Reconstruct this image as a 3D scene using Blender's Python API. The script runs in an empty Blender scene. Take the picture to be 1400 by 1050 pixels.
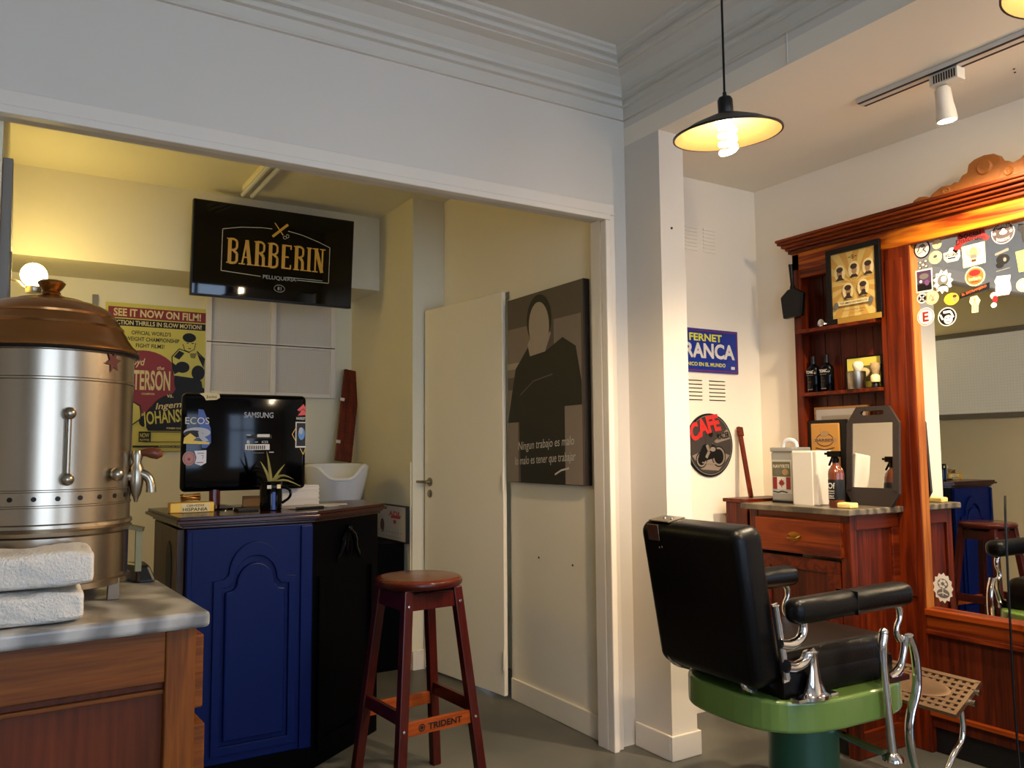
import bpy, bmesh, math, random
from mathutils import Vector, Matrix, noise as mnoise

random.seed(7)
PI = math.pi
SC = bpy.context.scene
COL = SC.collection

# ------------------------------------------------------------------ camera
FPX, YAW, PITCH, ROLL = 1116.4, 0.55044, 0.08136, -0.0078
fw = Vector((math.sin(YAW) * math.cos(PITCH), math.cos(YAW) * math.cos(PITCH), math.sin(PITCH)))
rt = Vector((math.cos(YAW), -math.sin(YAW), 0))
up = rt.cross(fw)
rt2 = rt * math.cos(ROLL) + up * math.sin(ROLL)
up2 = -rt * math.sin(ROLL) + up * math.cos(ROLL)
cam_d = bpy.data.cameras.new('camera')
cam_d.sensor_width = 36
cam_d.lens = 36 * FPX / 1400
cam_d.clip_start = 0.02
cam = bpy.data.objects.new('camera', cam_d)
COL.objects.link(cam)
M3 = Matrix((rt2, up2, -fw)).transposed()
cam.matrix_world = Matrix.Translation((0, 0, 1.2)) @ M3.to_4x4()
SC.camera = cam

# ------------------------------------------------------------------ world, exposure, daylight
SC.view_settings.view_transform = 'Standard'
SC.view_settings.look = 'None'
SC.view_settings.gamma = 1
SC.view_settings.use_curve_mapping = False
SC.view_settings.exposure = 2.23
w = bpy.data.worlds.new('overcast_sky')
SC.world = w
w.use_nodes = True
w.node_tree.nodes['Background'].inputs[0].default_value = (0.55, 0.72, 1.0, 1)
w.node_tree.nodes['Background'].inputs[1].default_value = 1.6


def area(name, loc, rot, sx, sy, power, col):
    l = bpy.data.lights.new(name, 'AREA')
    l.shape = 'RECTANGLE'
    l.size, l.size_y = sx, sy
    l.energy = power
    l.color = col
    o = bpy.data.objects.new(name, l)
    COL.objects.link(o)
    o.location = loc
    o.rotation_euler = rot
    return o


DAY = (0.92, 0.95, 1.0)
# daylight coming in through the two street windows behind the camera (just outside the glass)
area('daylight_window', (0.1, -1.95, 1.35), (PI / 2, 0, PI), 1.5, 1.9, 118, DAY)
area('daylight_door', (1.95, -1.95, 1.35), (PI / 2, 0, PI), 0.8, 1.9, 72, DAY)

# ------------------------------------------------------------------ materials
MATS = {}


def lin(c):
    return tuple(((v / 12.92) if v <= 0.04045 else ((v + 0.055) / 1.055) ** 2.4) for v in c)


def rgb(r, g, b):
    return lin((r / 255, g / 255, b / 255)) + (1,)


def new_mat(name):
    m = bpy.data.materials.new(name)
    m.use_nodes = True
    n = m.node_tree.nodes
    return m, n, m.node_tree.links, n['Principled BSDF']


def plain(name, c, rough=0.5, metal=0.0, emit=0.0, bump=0.0, bscale=60, spec=0.5, var=0.0, coat=0.0, ecol=None):
    if name in MATS:
        return MATS[name]
    m, n, l, p = new_mat(name)
    c = rgb(*c)
    p.inputs['Base Color'].default_value = c
    p.inputs['Roughness'].default_value = rough
    p.inputs['Metallic'].default_value = metal
    p.inputs['Specular IOR Level'].default_value = spec
    p.inputs['Coat Weight'].default_value = coat
    p.inputs['Coat Roughness'].default_value = 0.08
    if emit:
        p.inputs['Emission Color'].default_value = rgb(*ecol) if ecol else c
        p.inputs['Emission Strength'].default_value = emit
    tc = None
    if bump or var:
        tc = n.new('ShaderNodeTexCoord')
        nz = n.new('ShaderNodeTexNoise')
        nz.inputs['Scale'].default_value = bscale
        nz.inputs['Detail'].default_value = 5
        l.new(tc.outputs['Object'], nz.inputs['Vector'])
    if bump:
        b = n.new('ShaderNodeBump')
        b.inputs['Strength'].default_value = bump
        b.inputs['Distance'].default_value = 0.004
        l.new(nz.outputs['Fac'], b.inputs['Height'])
        l.new(b.outputs['Normal'], p.inputs['Normal'])
    if var:
        nz2 = n.new('ShaderNodeTexNoise')
        nz2.inputs['Scale'].default_value = max(1.5, bscale * 0.06)
        nz2.inputs['Detail'].default_value = 6
        l.new(tc.outputs['Object'], nz2.inputs['Vector'])
        mx = n.new('ShaderNodeMix')
        mx.data_type = 'RGBA'
        mx.inputs['A'].default_value = tuple(v * (1 - var) for v in c[:3]) + (1,)
        mx.inputs['B'].default_value = tuple(min(1, v * (1 + var)) for v in c[:3]) + (1,)
        l.new(nz2.outputs['Fac'], mx.inputs['Factor'])
        l.new(mx.outputs['Result'], p.inputs['Base Color'])
    MATS[name] = m
    return m


def wood(name, dark, light, axis='z', scale=1.0, rough=0.38, bold=0.5, coat=0.15):
    """long fibres along one object axis plus broad figure"""
    if name in MATS:
        return MATS[name]
    m, n, l, p = new_mat(name)
    tc = n.new('ShaderNodeTexCoord')
    mp = n.new('ShaderNodeMapping')
    s = [22 * scale] * 3
    s['xyz'.index(axis)] = 1.3 * scale
    mp.inputs['Scale'].default_value = s
    l.new(tc.outputs['Object'], mp.inputs['Vector'])
    nz = n.new('ShaderNodeTexNoise')
    nz.inputs['Scale'].default_value = 1.0
    nz.inputs['Detail'].default_value = 4
    nz.inputs['Distortion'].default_value = 0.6
    l.new(mp.outputs['Vector'], nz.inputs['Vector'])
    mul = n.new('ShaderNodeMath')
    mul.operation = 'MULTIPLY'
    mul.inputs[1].default_value = 7.0
    l.new(nz.outputs['Fac'], mul.inputs[0])
    fr = n.new('ShaderNodeMath')
    fr.operation = 'PINGPONG'
    fr.inputs[1].default_value = 1.0
    l.new(mul.outputs[0], fr.inputs[0])
    fine = n.new('ShaderNodeTexNoise')
    fine.inputs['Scale'].default_value = 5.0
    fine.inputs['Detail'].default_value = 6
    l.new(mp.outputs['Vector'], fine.inputs['Vector'])
    mixf = n.new('ShaderNodeMix')
    mixf.data_type = 'FLOAT'
    mixf.inputs['Factor'].default_value = bold
    l.new(fine.outputs['Fac'], mixf.inputs['A'])
    l.new(fr.outputs[0], mixf.inputs['B'])
    cr = n.new('ShaderNodeValToRGB')
    cr.color_ramp.elements[0].color = rgb(*dark)
    cr.color_ramp.elements[0].position = 0.2
    cr.color_ramp.elements[1].color = rgb(*light)
    cr.color_ramp.elements[1].position = 0.75
    l.new(mixf.outputs['Result'], cr.inputs['Fac'])
    l.new(cr.outputs['Color'], p.inputs['Base Color'])
    p.inputs['Roughness'].default_value = rough
    p.inputs['Specular IOR Level'].default_value = 0.22
    p.inputs['Coat Weight'].default_value = coat * 0.4
    p.inputs['Coat Roughness'].default_value = 0.2
    b = n.new('ShaderNodeBump')
    b.inputs['Strength'].default_value = 0.12
    b.inputs['Distance'].default_value = 0.002
    l.new(mixf.outputs['Result'], b.inputs['Height'])
    l.new(b.outputs['Normal'], p.inputs['Normal'])
    MATS[name] = m
    return m


def marble(name, base, vein, scale=5.0):
    m, n, l, p = new_mat(name)
    tc = n.new('ShaderNodeTexCoord')
    nz = n.new('ShaderNodeTexNoise')
    nz.inputs['Scale'].default_value = scale
    nz.inputs['Detail'].default_value = 8
    nz.inputs['Distortion'].default_value = 1.4
    l.new(tc.outputs['Object'], nz.inputs['Vector'])
    wv = n.new('ShaderNodeTexWave')
    wv.inputs['Scale'].default_value = scale * 0.6
    wv.inputs['Distortion'].default_value = 9
    wv.inputs['Detail'].default_value = 4
    l.new(tc.outputs['Object'], wv.inputs['Vector'])
    mx = n.new('ShaderNodeMath')
    mx.operation = 'MULTIPLY'
    l.new(nz.outputs['Fac'], mx.inputs[0])
    l.new(wv.outputs['Fac'], mx.inputs[1])
    cr = n.new('ShaderNodeValToRGB')
    cr.color_ramp.elements[0].color = rgb(*vein)
    cr.color_ramp.elements[0].position = 0.05
    cr.color_ramp.elements[1].color = rgb(*base)
    cr.color_ramp.elements[1].position = 0.5
    l.new(mx.outputs[0], cr.inputs['Fac'])
    l.new(cr.outputs['Color'], p.inputs['Base Color'])
    p.inputs['Roughness'].default_value = 0.3
    b = n.new('ShaderNodeBump')
    b.inputs['Strength'].default_value = 0.15
    b.inputs['Distance'].default_value = 0.003
    l.new(nz.outputs['Fac'], b.inputs['Height'])
    l.new(b.outputs['Normal'], p.inputs['Normal'])
    MATS[name] = m
    return m


def concrete(name):
    m, n, l, p = new_mat(name)
    tc = n.new('ShaderNodeTexCoord')
    a = n.new('ShaderNodeTexNoise')
    a.inputs['Scale'].default_value = 1.7
    a.inputs['Detail'].default_value = 8
    l.new(tc.outputs['Object'], a.inputs['Vector'])
    cr = n.new('ShaderNodeValToRGB')
    cr.color_ramp.elements[0].color = rgb(70, 70, 64)
    cr.color_ramp.elements[0].position = 0.3
    cr.color_ramp.elements[1].color = rgb(100, 98, 89)
    cr.color_ramp.elements[1].position = 0.7
    l.new(a.outputs['Fac'], cr.inputs['Fac'])
    l.new(cr.outputs['Color'], p.inputs['Base Color'])
    p.inputs['Roughness'].default_value = 0.42
    MATS[name] = m
    return m


def ribbed(name, c, scale, rough=0.4, trans=0.0):
    """pressed pattern of tiny square cells, too fine to model"""
    m, n, l, p = new_mat(name)
    tc = n.new('ShaderNodeTexCoord')
    ck = n.new('ShaderNodeTexBrick')
    ck.offset = 0
    ck.inputs['Scale'].default_value = scale
    ck.inputs['Mortar Size'].default_value = 0.04
    ck.inputs['Mortar Smooth'].default_value = 0.6
    ck.inputs['Brick Width'].default_value = 0.5
    ck.inputs['Row Height'].default_value = 0.5
    c1 = rgb(*c)
    ck.inputs['Color1'].default_value = c1
    ck.inputs['Color2'].default_value = c1
    ck.inputs['Mortar'].default_value = tuple(v * 0.8 for v in c1[:3]) + (1,)
    sx = n.new('ShaderNodeSeparateXYZ')
    cx = n.new('ShaderNodeCombineXYZ')
    ad = n.new('ShaderNodeMath')
    l.new(tc.outputs['Object'], sx.inputs[0])
    l.new(sx.outputs['X'], ad.inputs[0])
    l.new(sx.outputs['Y'], ad.inputs[1])
    l.new(ad.outputs[0], cx.inputs['X'])
    l.new(sx.outputs['Z'], cx.inputs['Y'])
    l.new(cx.outputs[0], ck.inputs['Vector'])
    l.new(ck.outputs['Color'], p.inputs['Base Color'])
    b = n.new('ShaderNodeBump')
    b.inputs['Strength'].default_value = 0.5
    b.inputs['Distance'].default_value = 0.002
    b.invert = True
    l.new(ck.outputs['Fac'], b.inputs['Height'])
    l.new(b.outputs['Normal'], p.inputs['Normal'])
    p.inputs['Roughness'].default_value = rough
    MATS[name] = m
    return m


def glass(name, c=(255, 255, 255), rough=0.02):
    m, n, l, p = new_mat(name)
    p.inputs['Base Color'].default_value = rgb(*c)
    p.inputs['Roughness'].default_value = rough
    p.inputs['Transmission Weight'].default_value = 1.0
    p.inputs['IOR'].default_value = 1.45
    MATS[name] = m
    return m


def emitter(name, c, s):
    m, n, l, p = new_mat(name)
    e = n.new('ShaderNodeEmission')
    e.inputs[0].default_value = tuple(c) + (1,)
    e.inputs[1].default_value = s
    l.new(e.outputs[0], n['Material Output'].inputs[0])
    MATS[name] = m
    return m


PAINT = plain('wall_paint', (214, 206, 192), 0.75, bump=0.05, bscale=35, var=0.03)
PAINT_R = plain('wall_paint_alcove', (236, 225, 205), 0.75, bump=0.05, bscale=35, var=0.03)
CREAM = plain('cream_wall_paint', (228, 219, 190), 0.7, bump=0.06, bscale=30, var=0.05)
CEILP = plain('ceiling_paint', (208, 201, 186), 0.8, bump=0.04, bscale=40, var=0.02)
TRIMP = plain('trim_gloss_paint', (226, 216, 200), 0.35, bump=0.04, bscale=25)
DOORP = plain('door_paint', (242, 231, 206), 0.4, bump=0.05, bscale=25, var=0.04)
GREYP = plain('grey_frame_paint', (120, 116, 108), 0.5)
FLOORM = concrete('grey_screed')
PINE = wood('pitch_pine_upright', (56, 11, 1), (98, 32, 4), 'z', 1.0)
PINEY = wood('pitch_pine_lengthwise', (112, 36, 4), (206, 116, 22), 'y', 0.8, bold=0.75)
PINEYD = wood('dark_pine_lengthwise', (70, 18, 3), (128, 52, 9), 'y', 0.8, bold=0.6)
PINED = wood('dark_pine_boards', (46, 13, 4), (80, 27, 8), 'z', 1.0)
PINEX = wood('pitch_pine_crosswise', (56, 11, 1), (98, 32, 4), 'x', 1.0)
OAKX = wood('worn_oak_lengthwise', (80, 38, 4), (124, 68, 12), 'x', 1.2, rough=0.5, bold=0.3)
OAKZ = wood('worn_oak_upright', (82, 40, 4), (128, 70, 12), 'z', 1.2, rough=0.5, bold=0.3)
OAKP = wood('red_oak_panel', (70, 26, 3), (102, 45, 7), 'z', 0.7, rough=0.5, bold=0.15)
MAHOG = wood('dark_mahogany', (26, 6, 4), (54, 15, 9), 'x', 1.0, rough=0.22, coat=0.5, bold=0.3)
STOOLW = wood('red_stained_wood', (46, 8, 5), (70, 17, 10), 'z', 1.5, rough=0.3, coat=0.4, bold=0.3)
STOOLS = wood('orange_stained_wood', (112, 44, 12), (150, 70, 22), 'x', 1.5, rough=0.35, coat=0.3, bold=0.3)
SEATW = wood('stool_seat_wood', (66, 27, 14), (96, 44, 24), 'x', 1.0, rough=0.18, coat=0.6, bold=0.4)
BROWNW = wood('plain_brown_wood', (76, 44, 24), (118, 76, 44), 'z', 1.3)
REDW = wood('red_brown_slab', (66, 20, 9), (112, 40, 18), 'z', 1.0, bold=0.3)
MARB = marble('grey_marble', (172, 168, 160), (108, 106, 102), 5)
MARB2 = marble('counter_marble', (118, 106, 86), (66, 58, 48), 9)
BLUE_REFL = plain('lacquer_blue_reflection', (0, 17, 70), 0.42, bump=0.1, bscale=14, spec=0.14)  # black desk front; the blue window reflection is put into the base colour
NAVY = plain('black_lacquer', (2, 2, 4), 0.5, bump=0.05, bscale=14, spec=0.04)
BLACK = plain('black_plastic', (6, 6, 7), 0.35, spec=0.3)
BGLOSS = plain('gloss_black_plastic', (2, 2, 4), 0.08, spec=0.2)
LEATHER = plain('black_leather', (2, 2, 4), 0.36, bump=0.18, bscale=130, spec=0.22)
LEATHERB = plain('brown_black_leather', (14, 8, 5), 0.38, bump=0.25, bscale=110, spec=0.25)
CHROME = plain('chrome', (205, 204, 206), 0.12, metal=1.0)
NICKEL = plain('dull_nickel', (156, 146, 128), 0.28, metal=1.0)
STEEL = plain('urn_steel', (166, 152, 132), 0.27, metal=1.0, bump=0.06, bscale=5)
COPPER = plain('urn_copper', (168, 116, 68), 0.27, metal=1.0, bump=0.08, bscale=9, var=0.12)
BRASSK = plain('brass_knob', (150, 104, 46), 0.35, metal=1.0)
DARKM = plain('dark_metal', (34, 32, 32), 0.4, metal=0.6)
GREEN = plain('green_enamel', (100, 128, 60), 0.28, bump=0.05, bscale=20, var=0.08, coat=0.3)
GREEND = plain('dark_green_enamel', (26, 74, 54), 0.35, bump=0.05, bscale=20, var=0.1)
TOWEL = plain('white_terry', (208, 202, 190), 0.95, bump=1.0, bscale=190)
MIRROR = plain('mirror_silver', (244, 244, 240), 0.01, metal=1.0)
WHITE = plain('white_print', (206, 200, 188), 0.55)
PAPER = plain('paper', (196, 188, 176), 0.7)
CREAMP = plain('cream_print', (212, 192, 138), 0.55)
YEL = plain('poster_yellow', (200, 187, 76), 0.5)
RED = plain('poster_red', (128, 10, 9), 0.5)
INK = plain('print_black', (8, 7, 7), 0.5, spec=0.3)
INKG = plain('print_grey', (96, 92, 86), 0.5)
GOLD = plain('gold_print', (196, 156, 56), 0.35, emit=0.08)
PORC = plain('white_porcelain', (214, 216, 220), 0.15)
LAMPIN = plain('shade_white_enamel', (150, 120, 74), 0.5)
BULB = emitter('lit_tube', (1.0, 0.74, 0.46), 26)
GLOBE = emitter('lit_opal_globe', (1.0, 0.78, 0.26), 14.5)
SPOTE = emitter('lit_spot_lens', (1.0, 0.82, 0.55), 40)

# ------------------------------------------------------------------ geometry helpers
ROOTS = {}


def tag(o, label=None, cat=None, group=None, kind=None):
    if label:
        o['label'] = label
    if cat:
        o['category'] = cat
    if group:
        o['group'] = group
    if kind:
        o['kind'] = kind
    return o


def thing(name, label, cat, loc=(0, 0, 0), rz=0, group=None):
    o = bpy.data.objects.new(name, None)
    o.empty_display_size = 0.05
    COL.objects.link(o)
    o.location = loc
    o.rotation_euler = (0, 0, rz)
    ROOTS[o.name] = (Vector(loc), rz)
    return tag(o, label, cat, group)


class MB:
    def __init__(s):
        s.v, s.f, s.m = [], [], []

    def add(s, vs, fs, m=0):
        k = len(s.v)
        s.v += [Vector(a) for a in vs]
        s.f += [tuple(i + k for i in f) for f in fs]
        s.m += [m] * len(fs)
        return s

    def box(s, x0, y0, z0, x1, y1, z1, m=0):
        vs = [(x, y, z) for x in (x0, x1) for y in (y0, y1) for z in (z0, z1)]
        return s.add(vs, [(0, 1, 3, 2), (4, 6, 7, 5), (0, 4, 5, 1), (2, 3, 7, 6), (0, 2, 6, 4), (1, 5, 7, 3)], m)

    def hexa(s, bot, top, m=0):
        """8-corner block from two quads"""
        return s.add(list(bot) + list(top), [(3, 2, 1, 0), (4, 5, 6, 7)] + [(i, (i + 1) % 4, (i + 1) % 4 + 4, i + 4) for i in range(4)], m)

    def bar(s, a, b, w, h, upv=(0, 0, 1), m=0, w2=None, h2=None):
        a, b = Vector(a), Vector(b)
        d = (b - a).normalized()
        x = d.cross(Vector(upv))
        if x.length < 1e-5:
            x = d.cross(Vector((1, 0, 0)))
        x.normalize()
        y = x.cross(d)
        w2, h2 = w2 or w, h2 or h
        q = lambda p, ww, hh: [p + x * sx * ww / 2 + y * sy * hh / 2 for sx, sy in ((-1, -1), (1, -1), (1, 1), (-1, 1))]
        return s.hexa(q(a, w, h), q(b, w2, h2), m)

    def prism(s, pts, ext, m=0):
        """closed 3-D polygon pushed along vector ext"""
        n = len(pts)
        p = [Vector(a) for a in pts]
        e = Vector(ext)
        return s.add(p + [a + e for a in p], [tuple(range(n - 1, -1, -1)), tuple(range(n, 2 * n))] + [(i, (i + 1) % n, (i + 1) % n + n, i + n) for i in range(n)], m)

    def lathe(s, prof, c=(0, 0, 0), seg=32, axis=(0, 0, 1), m=0, sx=1, sy=1):
        ax = Vector(axis).normalized()
        t = Vector((1, 0, 0)) if abs(ax.x) < 0.9 else Vector((0, 1, 0))
        u = (t - ax * t.dot(ax)).normalized()
        v = ax.cross(u)
        c = Vector(c)
        vs, fs = [], []
        for r, h in prof:
            for k in range(seg):
                a = 2 * PI * k / seg
                vs.append(c + ax * h + (u * math.cos(a) * sx + v * math.sin(a) * sy) * r)
        n = len(prof)
        for i in range(n - 1):
            for k in range(seg):
                k2 = (k + 1) % seg
                fs.append((i * seg + k, i * seg + k2, (i + 1) * seg + k2, (i + 1) * seg + k))
        if prof[0][0] > 1e-6:
            fs.append(tuple(range(seg - 1, -1, -1)))
        if prof[-1][0] > 1e-6:
            fs.append(tuple((n - 1) * seg + k for k in range(seg)))
        return s.add(vs, fs, m)

    def ball(s, c, r, m=0, seg=20, sz=1.0):
        n = seg // 2
        return s.lathe([(max(1e-7, r * math.sin(PI * i / n)), -r * sz * math.cos(PI * i / n)) for i in range(n + 1)], c, seg, m=m)

    def tube(s, pts, rad, seg=10, m=0, flat=1.0, smooth=0):
        P = [Vector(p) for p in pts]
        R = list(rad) if isinstance(rad, (list, tuple)) else [rad] * len(P)
        for _ in range(smooth):
            Q, S = [P[0]], [R[0]]
            for i in range(len(P) - 1):
                Q += [P[i] * 0.75 + P[i + 1] * 0.25, P[i] * 0.25 + P[i + 1] * 0.75]
                S += [R[i] * 0.75 + R[i + 1] * 0.25, R[i] * 0.25 + R[i + 1] * 0.75]
            Q.append(P[-1])
            S.append(R[-1])
            P, R = Q, S
        n = len(P)
        vs, fs = [], []
        prev = None
        for i, p in enumerate(P):
            d = (P[min(i + 1, n - 1)] - P[max(i - 1, 0)])
            d = d.normalized() if d.length > 1e-9 else Vector((0, 0, 1))
            if prev is None:
                t = Vector((0, 0, 1)) if abs(d.z) < 0.9 else Vector((1, 0, 0))
                u = (t - d * t.dot(d)).normalized()
            else:
                u = prev - d * prev.dot(d)
                u = u.normalized() if u.length > 1e-6 else d.orthogonal().normalized()
            prev = u
            v = d.cross(u)
            for k in range(seg):
                a = 2 * PI * k / seg
                vs.append(p + (u * math.cos(a) + v * math.sin(a) * flat) * R[i])
        for i in range(n - 1):
            for k in range(seg):
                k2 = (k + 1) % seg
                fs.append((i * seg + k, i * seg + k2, (i + 1) * seg + k2, (i + 1) * seg + k))
        fs.append(tuple(range(seg - 1, -1, -1)))
        fs.append(tuple((n - 1) * seg + k for k in range(seg)))
        return s.add(vs, fs, m)

    def build(s, name, mats, parent=None, label=None, cat=None, group=None, kind=None, loc=None, rz=0,
              smooth=False, bevel=0.0, world=True, sub=0, bseg=2):
        if not isinstance(mats, (list, tuple)):
            mats = [mats]
        vs = s.v
        if parent is not None:
            if parent.name in ROOTS:
                L, a = ROOTS[parent.name]
            else:
                L, a = Vector((0, 0, 0)), 0
            if world:
                Mi = (Matrix.Translation(L) @ Matrix.Rotation(a, 4, 'Z')).inverted()
                vs = [Mi @ v for v in vs]
        elif loc is not None and world:
            vs = [v - Vector(loc) for v in vs]
        me = bpy.data.meshes.new(name)
        me.from_pydata([tuple(v) for v in vs], [], s.f)
        for mt in mats:
            me.materials.append(mt)
        if len(mats) > 1:
            me.polygons.foreach_set('material_index', s.m)
        bm = bmesh.new()
        bm.from_mesh(me)
        bmesh.ops.recalc_face_normals(bm, faces=bm.faces)
        bm.to_mesh(me)
        bm.free()
        if smooth:
            me.polygons.foreach_set('use_smooth', [True] * len(me.polygons))
            me.update()
            try:
                me.set_sharp_from_angle(angle=math.radians(42))
            except Exception:
                pass
        o = bpy.data.objects.new(name, me)
        COL.objects.link(o)
        if parent is not None:
            o.parent = parent
            if parent.name in ROOTS:
                ROOTS[o.name] = ROOTS[parent.name]
        elif loc is not None:
            o.location = loc
            o.rotation_euler = (0, 0, rz)
        if bevel:
            b = o.modifiers.new('edge', 'BEVEL')
            b.width = bevel
            b.segments = bseg
            b.limit_method = 'ANGLE'
            b.harden_normals = False
        if sub:
            d = o.modifiers.new('sub', 'SUBSURF')
            d.levels = d.render_levels = sub
        return tag(o, label, cat, group, kind)


def rounded_box(sx, sy, sz, r, n=4):
    """puffy block centred at the origin: superellipsoid-ish grid"""
    mb = MB()
    bm = bmesh.new()
    bmesh.ops.create_cube(bm, size=1)
    for v in bm.verts:
        v.co = Vector((v.co.x * sx, v.co.y * sy, v.co.z * sz))
    bmesh.ops.bevel(bm, geom=bm.edges[:], offset=r, segments=n, profile=0.5, affect='EDGES')
    bm.verts.index_update()
    mb.add([v.co.copy() for v in bm.verts], [tuple(v.index for v in f.verts) for f in bm.faces])
    bm.free()
    return mb


def xf(mb, M):
    mb.v = [M @ v for v in mb.v]
    return mb


TXT = {}


def text_geo(s, bold=0.0, shear=0.0, space=1.0):
    key = (s, bold, shear, space)
    if key not in TXT:
        cu = bpy.data.curves.new('t', 'FONT')
        cu.body = s
        cu.size = 1
        cu.offset = bold
        cu.shear = shear
        cu.space_character = space
        cu.resolution_u = 3
        cu.align_x = 'LEFT'
        ob = bpy.data.objects.new('t', cu)
        COL.objects.link(ob)
        dg = bpy.context.evaluated_depsgraph_get()
        me = bpy.data.meshes.new_from_object(ob.evaluated_get(dg))
        vs = [(v.co.x, v.co.y) for v in me.vertices]
        fs = [tuple(p.vertices) for p in me.polygons]
        bpy.data.objects.remove(ob)
        bpy.data.curves.remove(cu)
        bpy.data.meshes.remove(me)
        TXT[key] = (vs, fs)
    return TXT[key]


class Print:
    """flat artwork in its own plane: layers of shapes and lettering, each a hair above the last"""

    def __init__(s, o, U, V, N, step=0.00025):
        s.o, s.U, s.V, s.N = Vector(o), Vector(U).normalized(), Vector(V).normalized(), Vector(N).normalized()
        s.step, s.h = step, step
        s.mb, s.mats = MB(), []

    def mi(s, m):
        if m not in s.mats:
            s.mats.append(m)
        return s.mats.index(m)

    def P(s, u, v):
        return s.o + s.U * u + s.V * v + s.N * s.h

    def poly(s, pts, m):
        s.mb.add([s.P(*p) for p in pts], [tuple(range(len(pts)))], s.mi(m))
        s.h += s.step
        return s

    def rect(s, u0, v0, u1, v1, m):
        return s.poly([(u0, v0), (u1, v0), (u1, v1), (u0, v1)], m)

    def ell(s, u, v, a, b, m, n=24, rot=0, jag=0):
        pts = []
        for k in range(n):
            t = 2 * PI * k / n
            j = 1 - (jag if k % 2 else 0)
            x, y = a * math.cos(t) * j, b * math.sin(t) * j
            pts.append((u + x * math.cos(rot) - y * math.sin(rot), v + x * math.sin(rot) + y * math.cos(rot)))
        return s.poly(pts, m)

    def line(s, pts, w, m):
        h = s.h
        for (a, b), (c, d) in zip(pts[:-1], pts[1:]):
            L = math.hypot(c - a, d - b) or 1e-9
            nx, ny = -(d - b) / L * w / 2, (c - a) / L * w / 2
            s.mb.add([s.P(a + nx, b + ny), s.P(a - nx, b - ny), s.P(c - nx, d - ny), s.P(c + nx, d + ny)], [(0, 1, 2, 3)], s.mi(m))
        s.h = h + s.step
        return s

    def ring(s, u, v, a, b, w, m, n=28):
        return s.line([(u + a * math.cos(2 * PI * k / n), v + b * math.sin(2 * PI * k / n)) for k in range(n + 1)], w, m)

    def text(s, t, u, v, h, m, width=None, bold=0.015, shear=0.0, rot=0.0, center=True, bend=0.0):
        vs, fs = text_geo(t, bold, shear)
        if not vs:
            return s
        x0, x1 = min(a for a, b in vs), max(a for a, b in vs)
        y0, y1 = min(b for a, b in vs), max(b for a, b in vs)
        ky = h / max(0.68, y1 - y0)
        kx = (width / (x1 - x0)) if width else ky
        out = []
        for a, b in vs:
            x = (a - (x0 + x1) / 2) * kx if center else (a - x0) * kx
            y = (b - (y0 + y1) / 2) * ky
            y += bend * (1 - (2 * x / max(1e-6, (x1 - x0) * kx)) ** 2)
            out.append(s.P(u + x * math.cos(rot) - y * math.sin(rot), v + x * math.sin(rot) + y * math.cos(rot)))
        s.mb.add(out, fs, s.mi(m))
        s.h += s.step
        return s

    def build(s, name, parent=None, **k):
        return s.mb.build(name, s.mats, parent, **k)


def struct(name, mb, mat, label=None, parent=None, **k):
    return mb.build(name, mat, parent, kind='structure' if parent is None else None, label=label, **k)


# ------------------------------------------------------------------ the setting
# key planes (metres): opening wall y=2.68-2.80, pier x=2.225-2.37, sign wall y=2.84, right wall x=3.21
XL, YB, ZC, ZA, ZR = -1.9, -1.7, 2.835, 2.51, 2.66
struct('floor', MB().box(XL - .2, YB - .3, -0.06, 3.4, 5.4, 0), FLOORM, 'grey screed floor')
struct('ceiling', MB().box(XL, YB, ZC, 2.33, 2.80, ZC + .06), CEILP, 'plaster ceiling of the front room with moulded cornice')
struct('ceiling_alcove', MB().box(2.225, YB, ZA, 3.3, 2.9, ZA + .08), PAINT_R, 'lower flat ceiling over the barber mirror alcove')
struct('wall_header_alcove', MB().box(2.225, YB, ZA + .08, 2.33, 2.80, ZC), PAINT, 'upstand between the high and the low ceiling')
struct('ceiling_back_room', MB().box(-.15, 2.745, ZR, 2.4, 5.3, ZR + .06), CREAM, 'ceiling of the back room')
# opening wall
mb = MB()
mb.box(XL, 2.68, 2.17, 2.10, 2.745, ZC)
mb.box(2.10, 2.68, 0, 2.225, 2.745, ZC)
mb.box(XL, 2.68, 0, -.13, 2.745, 2.17)
struct('wall_opening', mb, PAINT, 'white wall with the wide opening into the back room')
# casing around the opening
mb = MB()
mb.box(-.13, 2.655, 2.187, 2.145, 2.679, 2.235)
mb.box(-.13, 2.640, 2.160, 2.112, 2.679, 2.186)
mb.box(2.085, 2.640, 0, 2.112, 2.679, 2.159)
mb.box(2.113, 2.655, 0, 2.145, 2.679, 2.186)
mb.box(2.085, 2.681, 0, 2.0995, 2.75, 2.169)
struct('trim_opening', mb, TRIMP, 'cream moulded casing around the wide opening', bevel=0.004)
# pier, sign wall, right wall, walls behind the camera
struct('wall_pier', MB().box(2.225, 2.46, 0, 2.357, 2.95, ZA), PAINT, 'narrow white pier beside the wide opening')
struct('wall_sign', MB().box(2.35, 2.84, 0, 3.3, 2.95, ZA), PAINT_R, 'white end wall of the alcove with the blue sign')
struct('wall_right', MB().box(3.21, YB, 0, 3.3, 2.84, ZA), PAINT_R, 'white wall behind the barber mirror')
struct('wall_left', MB().box(XL - .1, YB, 0, XL, 2.80, ZC), PAINT)
mb = MB()
mb.box(XL, YB - .1, 0, -.65, YB, ZC)
mb.box(.85, YB - .1, 0, 1.55, YB, ZC)
mb.box(2.35, YB - .1, 0, 3.3, YB, ZC)
mb.box(-.65, YB - .1, 0, .85, YB, .4)
mb.box(-.65, YB - .1, 2.3, .85, YB, ZC)
mb.box(1.55, YB - .1, 0, 2.35, YB, .4)
mb.box(1.55, YB - .1, 2.3, 2.35, YB, ZC)
struct('wall_street', mb, PAINT)
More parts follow.
